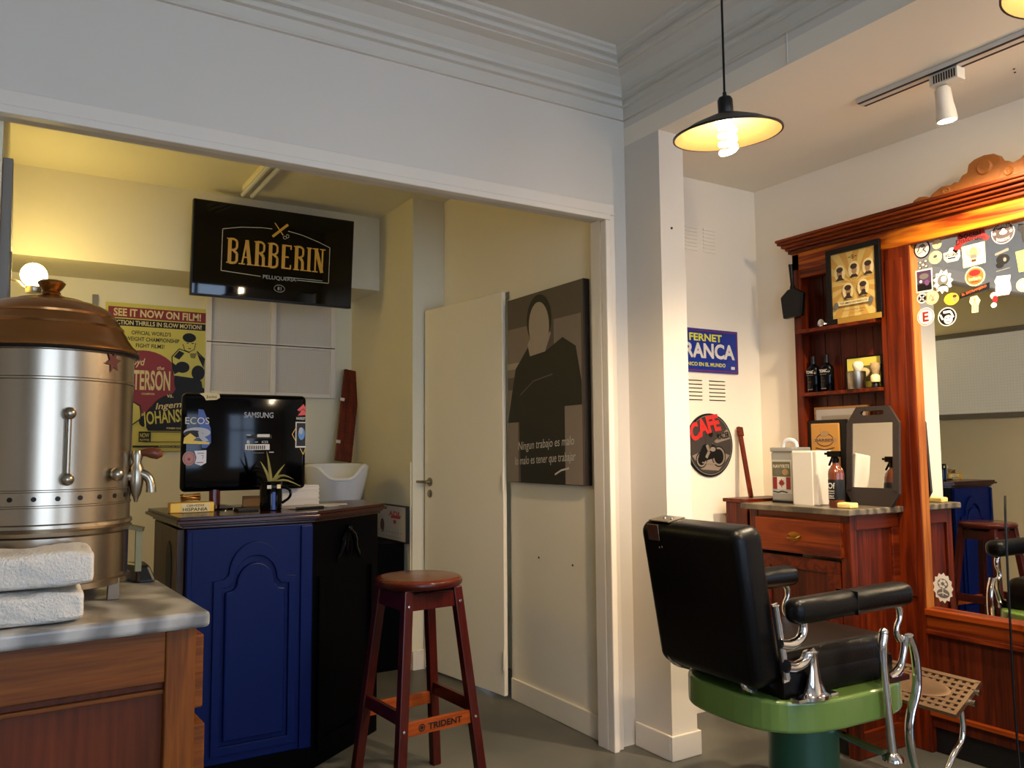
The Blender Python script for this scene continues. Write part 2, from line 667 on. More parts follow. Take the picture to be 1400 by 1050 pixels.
for nm, a, b in (('window_1', -.65, .85), ('window_2', 1.55, 2.35)):
    mb = MB()
    for x in (a, (a + b) / 2 - .02, b - .04):
        mb.box(x, YB - .07, .4, x + .04, YB - .03, 2.3)
    for z in (.4, 1.7, 2.26):
        mb.box(a, YB - .07, z, b, YB - .03, z + .04)
    struct(nm, mb, DARKM, 'wide street window behind the viewer' if nm == 'window_1' else 'narrow street window behind the viewer')
# plaster cornice: stepped profile swept along the opening wall and the alcove upstand, mitred in the corner
prof = [(0, 2.620), (.014, 2.620), (.014, 2.628), (.010, 2.632), (.012, 2.672), (.030, 2.674), (.030, 2.690), (.020, 2.694), (.024, 2.700), (.044, 2.704), (.044, 2.718), (.034, 2.722),
        (.052, 2.744), (.090, 2.766), (.132, 2.772), (.132, 2.778), (.156, 2.780), (.156, 2.792), (.146, 2.796), (.150, 2.802), (.172, 2.806), (.174, 2.820), (.188, 2.824), (.190, 2.836), (0, 2.836)]
mb = MB()
n = len(prof)
A = [(XL, 2.68 - d, z) for d, z in prof]
B = [(2.225 - d, 2.68 - d, z) for d, z in prof]
Cc = [(2.225 - d, YB, z) for d, z in prof]
mb.add(A + B + Cc, [(i, i + 1, n + i + 1, n + i) for i in range(n - 1)] + [(n + i, n + i + 1, 2 * n + i + 1, 2 * n + i) for i in range(n - 1)])
struct('trim_cornice', mb, CEILP, 'stepped plaster cornice below the ceiling')
# baseboards
mb = MB()
mb.box(2.213, 2.448, 0, 2.369, 2.46, .095)
mb.box(2.213, 2.46, 0, 2.225, 2.668, .095)
mb.box(2.357, 2.46, 0, 2.369, 2.84, .095)
struct('baseboard_pier', mb, TRIMP, 'painted baseboard around the pier', bevel=0.004)
struct('baseboard_sign_wall', MB().box(2.382, 2.828, 0, 3.21, 2.84, .095), TRIMP)
# back room shell
mb = MB()
mb.box(-.15, 5.2, 0, 2.0, 5.3, ZR)
struct('wall_back', mb, CREAM, 'back wall of the back room')
struct('wall_soffit', MB().box(-.05, 4.72, 2.2, 1.93, 5.2, ZR), CREAM, 'boxed beam along the back wall')
struct('wall_back_pier', MB().box(1.93, 4.22, 0, 2.4, 5.3, ZR), CREAM, 'projecting corner of the back room')
struct('trim_dado', MB().box(1.924, 4.235, 0, 1.93, 5.2, 1.14), CREAM, 'slightly proud lower facing of the projecting corner')
struct('wall_back_left', MB().box(-.15, 2.745, 0, -.05, 5.3, ZR), CREAM, 'left wall of the back room')
mb = MB()
mb.box(2.13, 2.745, 0, 2.225, 3.49, ZR)
mb.box(2.13, 3.49, 2.005, 2.225, 4.22, ZR)
struct('wall_portrait', mb, DOORP, 'cream side wall with the doorway and the big portrait canvas')
struct('wall_leak_backing', MB().box(2.40, 2.96, 0, 2.46, 4.2, 2.3), CREAM)  # unseen backing added behind the doorway to close light leaks
struct('wall_leak_backing_end', MB().box(2.225, 2.952, 0, 2.40, 2.96, 2.3), CREAM)
struct('ceiling_leak_backing', MB().box(2.225, 2.96, 2.3, 2.46, 4.22, 2.34), CREAM)
mb = MB()
mb.box(2.118, 2.75, 0, 2.13, 3.48, .10)
struct('baseboard_portrait_wall', mb, DOORP, 'cream baseboard under the big portrait canvas', bevel=0.003)
struct('baseboard_back_pier', MB().box(1.93, 4.208, 0, 2.13, 4.22, .10), TRIMP)
struct('trim_poster_wall', MB().box(.372, 5.18, 0, .40, 5.2, 2.11), GREYP, 'grey upright strip beside the boxing poster')
# screw in the pier and wall fixings
for nm, p in (('wall_screw', (2.283, 2.459, 2.105)),):
    MB().lathe([(.005, 0), (.005, .003), (.002, .004)], p, 10, (0, -1, 0)).build(nm, DARKM, None, 'single dark screw head high in the white pier', 'screw', loc=p)
for nm, p, lb in (('wall_plug', (2.129, 3.24, .70), 'small dark wall plug below the portrait canvas, nearer the door'),
                  ('wall_plug', (2.129, 2.97, .695), 'small dark wall plug below the portrait canvas, nearer the opening')):
    MB().lathe([(.005, 0), (.005, .002), (.002, .003)], p, 10, (-1, 0, 0)).build(nm, DARKM, None, lb, 'wall plug', loc=p)

# door leaf ajar
d = thing('door_1', 'plain cream flush door standing slightly ajar', 'door', (2.122, 3.492, 0), math.radians(97.5))
d['kind'] = 'structure'
dw = .715
MB().box(.004, .012, .012, dw, .034, 2.0).build('leaf', DOORP, d, world=False, bevel=.003)
h = MB()
h.lathe([(.024, 0), (.024, .006), (.012, .008), (.010, .03)], (dw - .055, .034, 1.03), 16, (0, 1, 0))
h.tube([(dw - .055, .064, 1.03), (dw - .03, .068, 1.03), (dw + .055, .066, 1.03)], .008, 8)
h.build('handle', NICKEL, d, label='steel lever handle', world=False, smooth=True)
h = MB().lathe([(.022, 0), (.022, .005), (.008, .006)], (dw - .055, .034, .965), 16, (0, 1, 0))
h.build('keyhole_plate', NICKEL, d, world=False, smooth=True)
for z in (.14, 1.0, 1.84):
    MB().lathe([(.008, 0), (.008, .09)], (-.004, .040, z), 10).build('hinge', DOORP, d, world=False, smooth=True)

# window in the back wall behind the television: frame, four panes
t = thing('window_3', 'white painted window of four frosted panes behind the television', 'window', (1.40, 5.2, 1.57))
t['kind'] = 'structure'
FROST = ribbed('frosted_wired_glass', (212, 203, 190), 40)
mb = MB()
for x in (.99, 1.383, 1.775):
    mb.box(x, 5.165, 1.55, x + .034, 5.199, 2.199)
for x0, x1 in ((1.0245, 1.3825), (1.4175, 1.7745)):
    for z in (1.55, 1.862, 2.171):
        mb.box(x0, 5.168, z, x1, 5.199, z + .028)
mb.build('window_frame', TRIMP, t, bevel=.003)
for x0, x1 in ((1.024, 1.383), (1.417, 1.775)):
    for z0, z1 in ((1.578, 1.862), (1.89, 2.175)):
        MB().box(x0, 5.183, z0, x1, 5.19, z1).build('pane', FROST, t)
MB().box(.995, 5.158, 1.874, 1.80, 5.166, 1.879).build('gap_strip', INK, t)
# textured glass window on the left wall of the back room
t = thing('window_4', 'wide pane of small-celled pressed glass in grey frame, seen in the barber mirror', 'window', (-.05, 3.4, 1.42))
t['kind'] = 'structure'
CELL = ribbed('pressed_cell_glass_glow', (214, 208, 194), 22)
CELL.node_tree.nodes['Principled BSDF'].inputs['Emission Color'].default_value = (.9, .85, .72, 1)
CELL.node_tree.nodes['Principled BSDF'].inputs['Emission Strength'].default_value = .035  # faint glow added to brighten the pane, standing in for light behind it
mb = MB()
mb.box(-.0495, 2.901, 1.42, -.022, 4.029, 1.46)
mb.box(-.0495, 2.901, 2.06, -.022, 4.029, 2.10)
mb.box(-.0495, 2.86, 1.42, -.022, 2.90, 2.10)
mb.box(-.0495, 4.03, 1.42, -.022, 4.07, 2.10)
mb.build('window_frame', GREYP, t, bevel=.003)
MB().box(-.045, 2.90, 1.46, -.032, 4.03, 2.06).build('pane', CELL, t)

# ------------------------------------------------------------------ lamps
def pendant(name, loc, tilt, label, rim=.148):
    t = thing(name, label, 'pendant lamp', loc, 0, 'pendant lamps')
    L = Vector(loc)
    T = Matrix.Translation(L) @ Matrix.Rotation(tilt[0], 4, Vector((fw.x, fw.y, 0))) @ Matrix.Rotation(tilt[1], 4, rt)
    outer = [(rim, 0), (rim * .72, .024), (rim * .3, .050), (.020, .058), (.020, .060)]
    inner = [(.020, .054), (rim * .3, .045), (rim * .72, .019), (rim - .003, -.003)]
    mb = MB().lathe(outer, seg=48)
    mb.f = [f for f in mb.f if len(f) == 4]
    mb.m = [0] * len(mb.f)
    xf(mb, T).build('shade', DARKM, t, smooth=True, label='shallow dark metal shade')
    mb = MB()
    mb.lathe(inner, seg=48)
    mb.f = [f for f in mb.f if len(f) == 4]
    mb.m = [0] * len(mb.f)
    sh = xf(mb, T).build('shade_lining', LAMPIN, t, smooth=True, label='cream enamel lining of the shade')
    mb = MB().lathe([(rim - .003, -.004), (rim + .002, -.004), (rim + .002, .001), (rim - .003, .001), (rim - .003, -.004)], seg=48)
    mb.f = [f for f in mb.f if len(f) == 4]
    mb.m = [0] * len(mb.f)
    xf(mb, T).build('shade_rim', DARKM, t, smooth=True)
    mb = MB().lathe([(.020, .056), (.021, .058), (.021, .095), (.017, .103), (.006, .106), (.005, .118), (0.001, .120)], seg=24)
    xf(mb, T).build('socket', DARKM, t, smooth=True)
    top = T @ Vector((0, 0, .118))
    MB().tube([top, top + Vector((0, 0, .05)), (top.x, top.y, ZC - .02)], .0032, 8).build('cord', BLACK, t, smooth=True)
    MB().lathe([(.045, ZC - .001), (.045, ZC - .012), (.02, ZC - .03), (.004, ZC - .032)], (top.x, top.y, 0), 24).build('ceiling_rose', DARKM, t, smooth=True)
    b = MB()
    pts = [(.019 * math.cos(k * .55), .019 * math.sin(k * .55), .030 - k * .0021) for k in range(42)]
    b.tube(pts, .0085, 8)
    xf(b, T).build('bulb', BULB, t, smooth=True, label='lit spiral bulb')
    beam = bpy.data.lights.new('pendant_beam', 'SPOT')      # the lamp's own light, leaving the open side of the shade
    beam.energy = 13
    beam.color = (1.0, .74, .46)
    beam.spot_size = math.radians(172)
    beam.spot_blend = .6
    beam.shadow_soft_size = .03
    bo = bpy.data.objects.new('pendant_beam', beam)
    COL.objects.link(bo)
    bo.parent = t
    bo.location = (0, 0, -.095)
    b = MB().lathe([(.018, .055), (.018, .036), (.010, .034)], seg=16)
    xf(b, T).build('bulb_base', WHITE, t, smooth=True)
    return t


pendant('pendant_lamp', (1.675, 1.57, 2.075), (math.radians(-3.5), math.radians(4)), 'dark shallow pendant lamp with lit spiral bulb, hanging whole before the pier')
pendant('pendant_lamp', (1.935, .795, 2.20), (0, 0), 'lit pendant lamp cut off by the top right corner of the picture')

MB().tube([(2.05, 1.66, ZC - .004), (2.16, 1.74, 2.775), (2.214, 1.79, 2.69), (2.221, 1.80, 2.60), (2.221, 1.80, 2.515)], .003, 6, smooth=2).build(
    'thin_cable', CEILP, None, 'thin white cable running down the upstand behind the pendant lamp', 'cable', loc=(2.22, 1.8, 2.515), smooth=True)
# opal globe wall lamp in the back room
t = thing('globe_lamp', 'lit round opal globe lamp on a bracket above the urn', 'wall lamp', (.066, 4.35, 1.95))
MB().ball((.066, 4.35, 2.03), .056, seg=28).build('globe', GLOBE, t, smooth=True)
mb = MB()
mb.lathe([(.03, 1.945), (.034, 1.955), (.034, 1.975), (.022, 1.982)], (.066, 4.35, 0), 20)
mb.tube([(-.05, 4.35, 2.0), (.0, 4.35, 2.0), (.03, 4.35, 1.965), (.066, 4.35, 1.95)], .006, 8, smooth=1)
mb.lathe([(.03, 0), (.03, .012), (.012, .02)], (-.05, 4.35, 2.0), 20, (1, 0, 0))
mb.build('bracket', NICKEL, t, smooth=True)

# fluorescent batten on the back-room ceiling
t = thing('tube_light', 'unlit twin tube light on the back room ceiling', 'ceiling light', (1.07, 4.25, ZR))
MB().box(1.035, 3.65, ZR - .03, 1.105, 4.5, ZR).build('housing', CREAM, t, bevel=.004)
for x in (1.045, 1.095):
    MB().tube([(x, 3.67, ZR - .045), (x, 4.52, ZR - .045)], .013, 12).build('tube', PORC, t, smooth=True)

# track light
t = thing('track_light', 'white ceiling track with one lit spotlight over the mirror', 'track light', (2.70, 1.3, ZA))
MB().box(2.672, .2, ZA - .02, 2.718, 1.86, ZA).build('track', plain('track_white', (206, 198, 186), .5), t, bevel=.002)
for x in (2.671, 2.7085):
    MB().box(x, .2, ZA - .0212, x + .0105, 1.852, ZA - .019).build('track_slot', DARKM, t)
SPW = plain('spot_white', (214, 206, 192), .4)
for sx, sy, SA, pw, cone in ((2.715, 1.53, Vector((.12, -.03, -1)), 34, 150), (2.715, .70, Vector((.08, .85, -.50)), 3.8, 100)):
    SA = SA.normalized()
    mb = MB()
    mb.box(sx - .032, sy - .05, ZA - .062, sx + .016, sy + .05, ZA - .0215)
    ad = mb.build('adapter', SPW, t, bevel=.002)
    mb = MB()
    for k in range(9):
        mb.box(sx - .034, sy - .042 + k * .009, ZA - .056, sx - .0315, sy - .038 + k * .009, ZA - .028)
    mb.build('vent_slots', DARKM, ad, kind='stuff')
    hd = MB().lathe([(.018, 0), (.026, .01), (.028, .06), (.032, .09), (.034, .12), (.030, .12), (.028, .105)], (sx - .005, sy + .02, ZA - .066), 24, SA).build('spot_head', SPW, t, smooth=True)
    lc = Vector((sx - .005, sy + .02, ZA - .066)) + SA * .112
    MB().lathe([(.0295, 0), (.0295, .003), (.001, .004)], lc, 24, SA).build('spot_lens', SPOTE, hd, smooth=True)
    sl = bpy.data.lights.new('spot_beam', 'SPOT')
    sl.energy = pw
    sl.color = (1, .80, .54)
    sl.spot_size = math.radians(cone)
    sl.spot_blend = .8
    sl.shadow_soft_size = .03
    so = bpy.data.objects.new('spot_beam', sl)
    COL.objects.link(so)
    so.parent = t
    so.location = lc + SA * .02 - Vector(t.location)
    so.rotation_euler = SA.to_track_quat('-Z', 'Y').to_euler()
for k, (dx, dy) in enumerate(((0, 0), (.03, .012), (.015, -.03), (.045, -.02))):
    p = (2.93 + dx, 1.42 + dy, ZA)
    MB().lathe([(.004, 0), (.004, -.002)], p, 8).build('ceiling_hole', DARKM, None, 'tiny dark drill hole in the alcove ceiling, ' + ('nearest the track', 'farthest into the alcove', 'second from the track', 'rightmost of the four')[k], 'drill hole', 'drill holes in the alcove ceiling', loc=p)

# ------------------------------------------------------------------ mirror dresser on the right wall (front plane x=3.10)
UX, VZ, NX = (0, -1, 0), (0, 0, 1), (-1, 0, 0)      # print axes for a surface facing -x
T = thing('mirror_dresser', 'tall orange-brown pine dresser with shelf niche, big mirror and carved crest', 'dresser', (3.15, 1.8, 0))
FX = 3.14
YR = .80                                              # right end, out of the picture
PI_, PO = 1.972, 2.112                                # middle post, inner and outer edge
MB().box(FX, 2.522, .96, 3.21, 2.562, 2.115).build('side_post', PINE, T, bevel=.003)
MB().box(FX, PI_, 0, 3.21, PO, 2.04).build('middle_post', PINE, T, bevel=.004)
MB().box(FX - .006, PI_ + .03, .6, FX, PO - .03, 1.99).build('post_moulding', PINE, T, bevel=.003)
MB().box(FX, YR, 0, 3.21, .93, 2.04).build('end_post', PINE, T, bevel=.004)
for k in range(5):
    y0 = PO + k * .082
    MB().box(3.200, y0 + .0015, .96, 3.2095, y0 + .0805, 2.04).build('back_board', PINED, T, bevel=.002)
MB().box(FX, YR, 2.038, 3.21, 2.562, 2.128).build('frieze', PINEY, T, bevel=.003)
# niche head rail with shaped bracket at its right end
MB().box(FX + .002, PO, 1.998, 3.20, 2.522, 2.038).build('niche_rail', PINEYD, T, bevel=.002)
mb = MB()
pts = [(FX + .004, PO + a, z) for a, z in ((0, 1.998), (.045, 1.998), (.02, 1.953), (.013, 1.87), (.03, 1.81), (.015, 1.762), (0, 1.762))]
mb.prism(pts, (.018, 0, 0))
mb.build('bracket', PINE, T)
# cornice: stepped slabs
mb = MB()
for (dx, z0, z1) in ((.018, 2.118, 2.133), (.03, 2.133, 2.145), (.048, 2.145, 2.159), (.066, 2.159, 2.171), (.074, 2.171, 2.184)):
    mb.box(FX - dx, YR - .05, z0, 3.208, 2.562 + dx * .5, z1)
mb.build('cornice', PINEYD, T, bevel=.004)
# carved crest: a mirrored scroll outline standing on the cornice
half = [(0, 0), (.47, 0), (.47, .018), (.445, .03), (.42, .026), (.40, .016), (.385, .03), (.35, .048), (.315, .043), (.30, .05), (.285, .046), (.268, .07), (.25, .075), (.243, .108), (.22, .122), (.185, .128), (.15, .122), (.128, .105), (.118, .082), (.10, .075), (.085, .062), (.06, .07), (.04, .086), (0, .096)]
cy = 1.44
CXF = 3.10
pts = [(CXF, cy + u * 1.02, 2.183 + v * .92) for u, v in half[1:]] + [(CXF, cy - u * 1.02, 2.183 + v * .92) for u, v in reversed(half[1:-1])]
CARVE = plain('carved_pale_pine', (150, 86, 24), .6, bump=1.0, bscale=55, var=.35)
MB().prism(pts, (.022, 0, 0)).build('crest', CARVE, T, bevel=.004)
for u, v, r in ((.185, .07, .030), (.10, .03, .018), (.33, .02, .016), (.03, .04, .02)):
    for s in (1, -1):
        MB().lathe([(r, 0), (r * .8, .006), (r * .3, .003), (0.001, .006)], (CXF, cy + s * u * 1.02, 2.183 + v), 14, (-1, 0, 0)).build('crest_rosette', CARVE, T, smooth=True)
# shelves
SH1, SH2 = 1.746, 1.455
for z in (SH1, SH2):
    MB().box(3.098 if z > 1.6 else 3.118, PO + .002, z - .016, 3.2, 2.521, z).build('shelf', PINEX, T, bevel=.002)
# mirror with frame moulding, lower panel
MX = 3.170
mir = MB().box(MX, .93, .56, MX + .01, PI_, 2.038).build('mirror', MIRROR, T, label='large clear mirror with stickers')
for a in (PI_ - .0035, .93):
    MB().box(FX + .006, a, .56, MX, a + .0035, 2.038).build('mirror_bead', wood('pale_pine_bead', (130, 66, 20), (168, 100, 36), 'z'), T)
mb = MB()
mb.box(FX - .012, .93, .535, 3.2, PI_, .56)
mb.box(FX, .93, .48, 3.2, PI_, .535)
mb.box(FX - .006, .93, .46, 3.2, PI_, .48)
mb.build('bottom_rail', PINEYD, T, bevel=.003)
for a, b in ((1.46, PI_), (.93, 1.455)):
    MB().box(FX + .012, a, .10, 3.2, b, .46).build('lower_panel', PINED, T, bevel=.002)
MB().box(FX - .004, .93, .145, 3.2, PI_, .165).build('panel_bead', PINEYD, T, bevel=.003)
MB().box(FX + .03, YR, 0, 3.2, PI_, .10).build('plinth', DARKM, T)

# stickers on the mirror (sub-parts of the mirror); centre (y, z), size
PINK = plain('sticker_pink', (224, 120, 140), .5)
ORNG = plain('sticker_orange', (216, 84, 28), .5)
STY = plain('sticker_yellow', (226, 176, 38), .5)
BROWNP = plain('print_brown', (70, 34, 22), .5)
PURP = plain('print_purple', (62, 40, 66), .5)
TANP = plain('print_tan', (150, 120, 84), .5)


def sticker(y, z, fn, label):
    p = Print((MX - .0002, y, z), UX, VZ, NX)
    fn(p)
    o = p.build('sticker', mir, label=label)
    return o


def s_a(p):
    p.ell(0, 0, .036, .039, INK); p.ell(0, 0, .030, .033, WHITE)
    p.line([(-.02, -.01), (-.008, .015), (.006, .02), (.016, .006), (.006, -.004), (.018, -.016)], .004, INK)
    p.line([(-.018, -.018), (0, -.012), (.01, .01)], .003, INKG); p.ell(.002, .012, .008, .007, INKG)
def s_b(p):
    p.ell(0, 0, .020, .020, CREAMP); p.ring(0, 0, .016, .016, .001, TANP); p.ell(.002, 0, .002, .002, RED)
def s_c(p):
    p.ell(0, 0, .028, .027, CREAMP); p.ring(0, 0, .025, .024, .001, TANP); p.ell(0, .004, .008, .007, INKG); p.text('CLUB', 0, -.01, .006, INK); p.line([(-.01, 0), (.01, .006)], .002, INK)
def s_d(p):
    p.poly([(-.033, -.01), (-.02, -.026), (.024, -.026), (.034, -.01), (.033, .014), (.014, .016), (.006, .03), (-.006, .03), (-.014, .016), (-.033, .014)], WHITE)
    p.line([(-.029, -.009), (-.018, -.022), (.022, -.022), (.030, -.009), (.029, .010), (-.029, .010), (-.029, -.009)], .002, INK)
    p.rect(-.024, -.004, .024, .006, INK); p.text('BARBER CO', 0, .001, .006, WHITE, .040); p.rect(-.016, -.014, .016, -.009, INK)
def s_e(p):
    m = plain('sticker_red', (150, 26, 24), .5)
    p.poly([(-.074, -.034), (-.06, -.046), (-.03, -.014), (.03, -.004), (.062, -.022), (.074, -.01), (.058, .006), (.05, .034), (-.05, .034), (-.052, .0)], m)
    p.text('Social', -.002, .018, .026, INK, .085, bold=.02); p.text('Distortion', 0, -.006, .022, INK, .115, bend=.008)
def s_f(p):
    p.poly([(-.042, -.046), (.045, -.040), (.045, .043), (-.045, .040)], CREAMP)
    p.ell(0, .01, .015, .02, TANP); p.rect(-.012, -.014, .012, .0, INKG); p.rect(-.009, -.028, .009, -.018, BROWNP)
    p.line([(-.026, .022), (-.022, .004), (-.01, -.004)], .003, TANP); p.line([(.026, .022), (.022, .004), (.01, -.004)], .003, TANP)
def s_g(p):
    m = plain('sticker_brown', (58, 44, 42), .5)
    p.ell(0, 0, .0425, .043, WHITE); p.ell(0, 0, .040, .0405, m)
    p.text('CHIPABLES', 0, .018, .012, WHITE, .054, bend=.008); p.text('BARISTAS', 0, -.022, .011, WHITE, .048, bend=-.006)
    p.ell(.002, .0, .014, .008, WHITE); p.ell(.002, .008, .006, .008, WHITE)
    for s in (-1, 1): p.ell(s * .030, 0, .007, .007, WHITE, 10, .3, .45)
def s_h(p):
    p.poly([(-.028, .034), (.022, .046), (.024, .036), (-.027, .024)], INKG); p.ell(.0, .006, .024, .020, INK); p.ell(-.012, -.014, .014, .012, INK); p.ell(.008, .004, .006, .008, INKG)
    p.line([(-.026, -.036), (.026, -.030)], .003, INKG)
def s_i(p):
    p.poly([(-.015, .036), (.016, .03), (.016, -.036), (-.004, -.036), (-.008, .0), (-.02, .016)], INK)
def s_j(p):
    p.poly([(-.02, .038), (.03, .042), (.03, -.04), (-.012, -.04)], YEL); p.line([(-.01, -.02), (.006, .02), (.02, -.01)], .003, TANP); p.ell(.006, .002, .008, .012, TANP)
def s_k(p):
    for a, b, r in ((-.012, .010, .009), (.012, .012, .010), (.0, -.002, .011), (-.014, -.012, .008), (.014, -.010, .008)): p.ell(a, b, r, r * .8, INKG); p.ell(a + .002, b, r * .5, r * .4, WHITE)
def s_l(p):
    p.rect(-.036, -.047, .036, .047, WHITE); p.rect(-.031, -.041, .031, .041, PURP); p.ell(0, .018, .02, .012, INKG); p.rect(-.031, -.041, .031, -.012, INK); p.ell(-.014, -.002, .006, .006, WHITE); p.ell(.012, -.010, .010, .012, plain('print_violet', (92, 58, 92), .5))
def s_m(p):
    p.ell(0, 0, .042, .050, WHITE, 22, 0, .22); p.ell(0, .004, .022, .024, INKG); p.ell(.004, .010, .012, .012, WHITE); p.line([(-.02, -.02), (.0, -.012), (.02, -.022)], .004, INK)
    for k in range(8): p.line([(.028 * math.cos(k * .785), .034 * math.sin(k * .785)), (.034 * math.cos(k * .785), .041 * math.sin(k * .785))], .003, INK)
def s_n(p):
    p.ell(0, 0, .040, .039, CREAMP, 40, 0, .06); p.ell(0, 0, .034, .033, ORNG); p.ell(0, .014, .022, .012, RED); p.text('barberia', 0, -.008, .014, CREAMP, .048); p.rect(-.014, -.022, .014, -.019, RED)
def s_o(p):
    p.poly([(-.028, -.02), (-.02, -.038), (.02, -.038), (.03, -.02), (.026, .012), (.03, .034), (-.02, .038), (-.03, .02), (-.026, .008)], plain('sticker_pale_pink', (236, 200, 196), .5))
    p.ell(.0, .014, .016, .004, PINK); p.text('Surf Rock', 0, .002, .011, PINK, .042); p.text('Barber', 0, -.012, .010, PINK, .036); p.text('Shop', 0, -.024, .009, PINK, .024); p.line([(-.016, .026), (.02, .030)], .003, PINK)
def s_p(p):
    p.poly([(-.059, -.024), (-.054, -.004), (.060, .022), (.058, -.004)], INK); p.text('EL EXTRANJERO', 0, -.001, .012, ORNG, .098, rot=.21)
def s_q(p):
    p.ell(0, 0, .022, .021, WHITE); p.ell(0, 0, .017, .016, INK)
    for k in range(4): p.ell(.008 * math.cos(k * 1.57 + .7), .008 * math.sin(k * 1.57 + .7), .006, .003, WHITE, 10, k * 1.57 + .7)
def s_r(p):
    p.ell(0, 0, .029, .0285, CREAMP); p.ring(0, 0, .025, .0245, .0025, TANP); p.line([(-.014, -.01), (-.004, .012), (.004, -.002), (.014, .012)], .004, TANP); p.ell(.004, -.01, .008, .006, TANP)
def s_s(p):
    p.ell(0, 0, .030, .024, STY); p.ell(.014, 0, .008, .014, TANP); p.ell(.014, .010, .009, .006, BROWNP); p.ell(-.012, .004, .010, .016, STY)
def s_t(p):
    p.poly([(-.014, -.033), (.012, -.033), (.014, -.006), (.022, .012), (.010, .033), (-.016, .030), (-.021, .010), (-.012, -.004)], CREAMP)
    p.line([(-.004, -.03), (-.005, -.006), (.0, .008), (.006, -.004), (.005, -.03)], .003, TANP); p.ell(.0, .018, .004, .008, TANP)
def s_u(p):
    p.ell(0, 0, .037, .037, WHITE); p.ring(0, 0, .032, .032, .0025, RED); p.text('E', 0, 0, .040, RED, .026, bold=.03)
def s_v(p):
    p.ell(0, 0, .038, .0375, WHITE); p.ell(0, 0, .034, .0335, INK); p.ell(.004, -.012, .018, .018, WHITE); p.line([(-.028, .012), (-.018, -.01)], .008, WHITE); p.line([(.016, .018), (.026, -.006)], .008, WHITE)
    p.rect(-.014, .014, .016, .024, WHITE); p.line([(-.006, -.006), (.0, -.008)], .003, INK); p.line([(.008, -.006), (.014, -.006)], .003, INK); p.line([(-.004, -.02), (.01, -.02)], .002, INK)
def s_w(p):
    p.ell(0, .016, .014, .013, WHITE); p.ell(.004, .002, .010, .014, RED); p.ell(-.002, -.02, .011, .010, WHITE)
def s_x(p):
    p.ell(0, 0, .042, .06, PAPER, 26, 0, .16); p.ell(0, .016, .022, .020, INKG); p.ell(0, -.022, .026, .018, INKG)
    for k in range(6): p.ell(.012 * math.cos(k), .016 + .012 * math.sin(k), .006, .006, PAPER, 8)
    p.line([(-.02, -.024), (0, -.018), (.02, -.026)], .004, PAPER); p.line([(0, .0), (0, -.03)], .003, PAPER)
def s_y(p):
    p.ell(0, 0, .026, .025, CREAMP); p.ring(0, 0, .021, .020, .002, TANP)


for y, z, fn, lb in [
    (1.950, 2.013, s_a, 'round black and white sticker at the top left of the mirror'), (1.868, 2.020, s_b, 'small plain cream round sticker'),
    (1.877, 1.967, s_c, 'cream round sticker with a small figure'), (1.810, 1.962, s_d, 'white badge sticker with black outline'),
    (1.732, 2.012, s_e, 'red sticker with black gothic lettering'), (1.724, 1.946, s_f, 'square cream sticker with a tan drawing'),
    (1.610, 2.007, s_g, 'dark oval sticker with white lettering and stars'), (1.616, 1.899, s_h, 'black ink transfer sticker'),
    (1.538, 1.990, s_i, 'black sticker at the picture edge'), (1.549, 1.885, s_j, 'yellow square sticker at the picture edge'),
    (1.950, 1.949, s_k, 'grey transparent sticker'), (1.947, 1.881, s_l, 'dark purple photo sticker with white border'),
    (1.851, 1.863, s_m, 'white spiky flower-shaped sticker'), (1.723, 1.860, s_n, 'orange scalloped round sticker'),
    (1.621, 1.807, s_o, 'pale pink lettered sticker'), (1.729, 1.806, s_p, 'brown slanted strip sticker with orange lettering'),
    (1.960, 1.810, s_q, 'tiny black round sticker'), (1.900, 1.806, s_r, 'cream round sticker with tan ring'),
    (1.820, 1.787, s_s, 'yellow oval sticker'), (1.729, 1.752, s_t, 'cream hand-shaped sticker'),
    (1.948, 1.732, s_u, 'white round sticker with a red letter E'), (1.841, 1.719, s_v, 'black round sticker with a white face'),
    (1.656, 1.757, s_w, 'red and white sticker'), (1.932, .645, s_x, 'white flower-cluster sticker low on the mirror'), (1.548, 1.795, s_y, 'cream round sticker at the picture edge')]:
    sticker(y - (.018 if y > 1.92 else 0), z, fn, lb)

# black cord hanging down beside the mirror
MB().tube([(3.10, 1.62, 1.02), (3.05, 1.597, .96), (3.05, 1.60, .7), (3.055, 1.605, .4), (3.05, 1.60, .16), (3.03, 1.58, .006), (2.98, 1.45, .006)], .004, 8, smooth=2).build(
    'power_cord', BLACK, None, 'thin black cord hanging down in front of the mirror dresser', 'cord', loc=(3.05, 1.6, 0), smooth=True)

# ------------------------------------------------------------------ counter cabinet with drawer, under the niche
T = thing('counter_cabinet', 'low pine cabinet with one drawer under the shelf niche', 'cabinet', (2.95, 2.32, 0))
CX0, CY0, CY1, CZ = 2.82, 2.07, 2.58, .935
mb = MB()
mb.box(CX0, CY0, 0, CX0 + .04, CY0 + .045, CZ)
mb.box(CX0, CY1 - .045, 0, CX0 + .04, CY1, CZ)
mb.build('corner_post', PINE, T, bevel=.003)
MB().box(CX0 + .004, CY0 + .045, .90, CX0 + .03, CY1 - .045, CZ).build('top_rail', PINEYD, T, bevel=.002)
dr = MB().box(CX0 - .022, CY0 + .03, .765, CX0 + .004, CY1 - .05, .905).build('drawer', PINEYD, T, bevel=.004)
mb = MB()
yc = (CY0 + CY1) / 2 - .005
mb.lathe([(.034, 0), (.034, .002), (.028, .004)], (CX0 - .022, yc, .835), 20, (-1, 0, 0), sx=1.0, sy=.55)
mb.tube([(CX0 - .024, yc - .028, .838), (CX0 - .045, yc - .02, .828), (CX0 - .045, yc + .02, .828), (CX0 - .024, yc + .028, .838)], .004, 8, smooth=1)
mb.build('drawer_pull', BRASSK, dr, smooth=True)
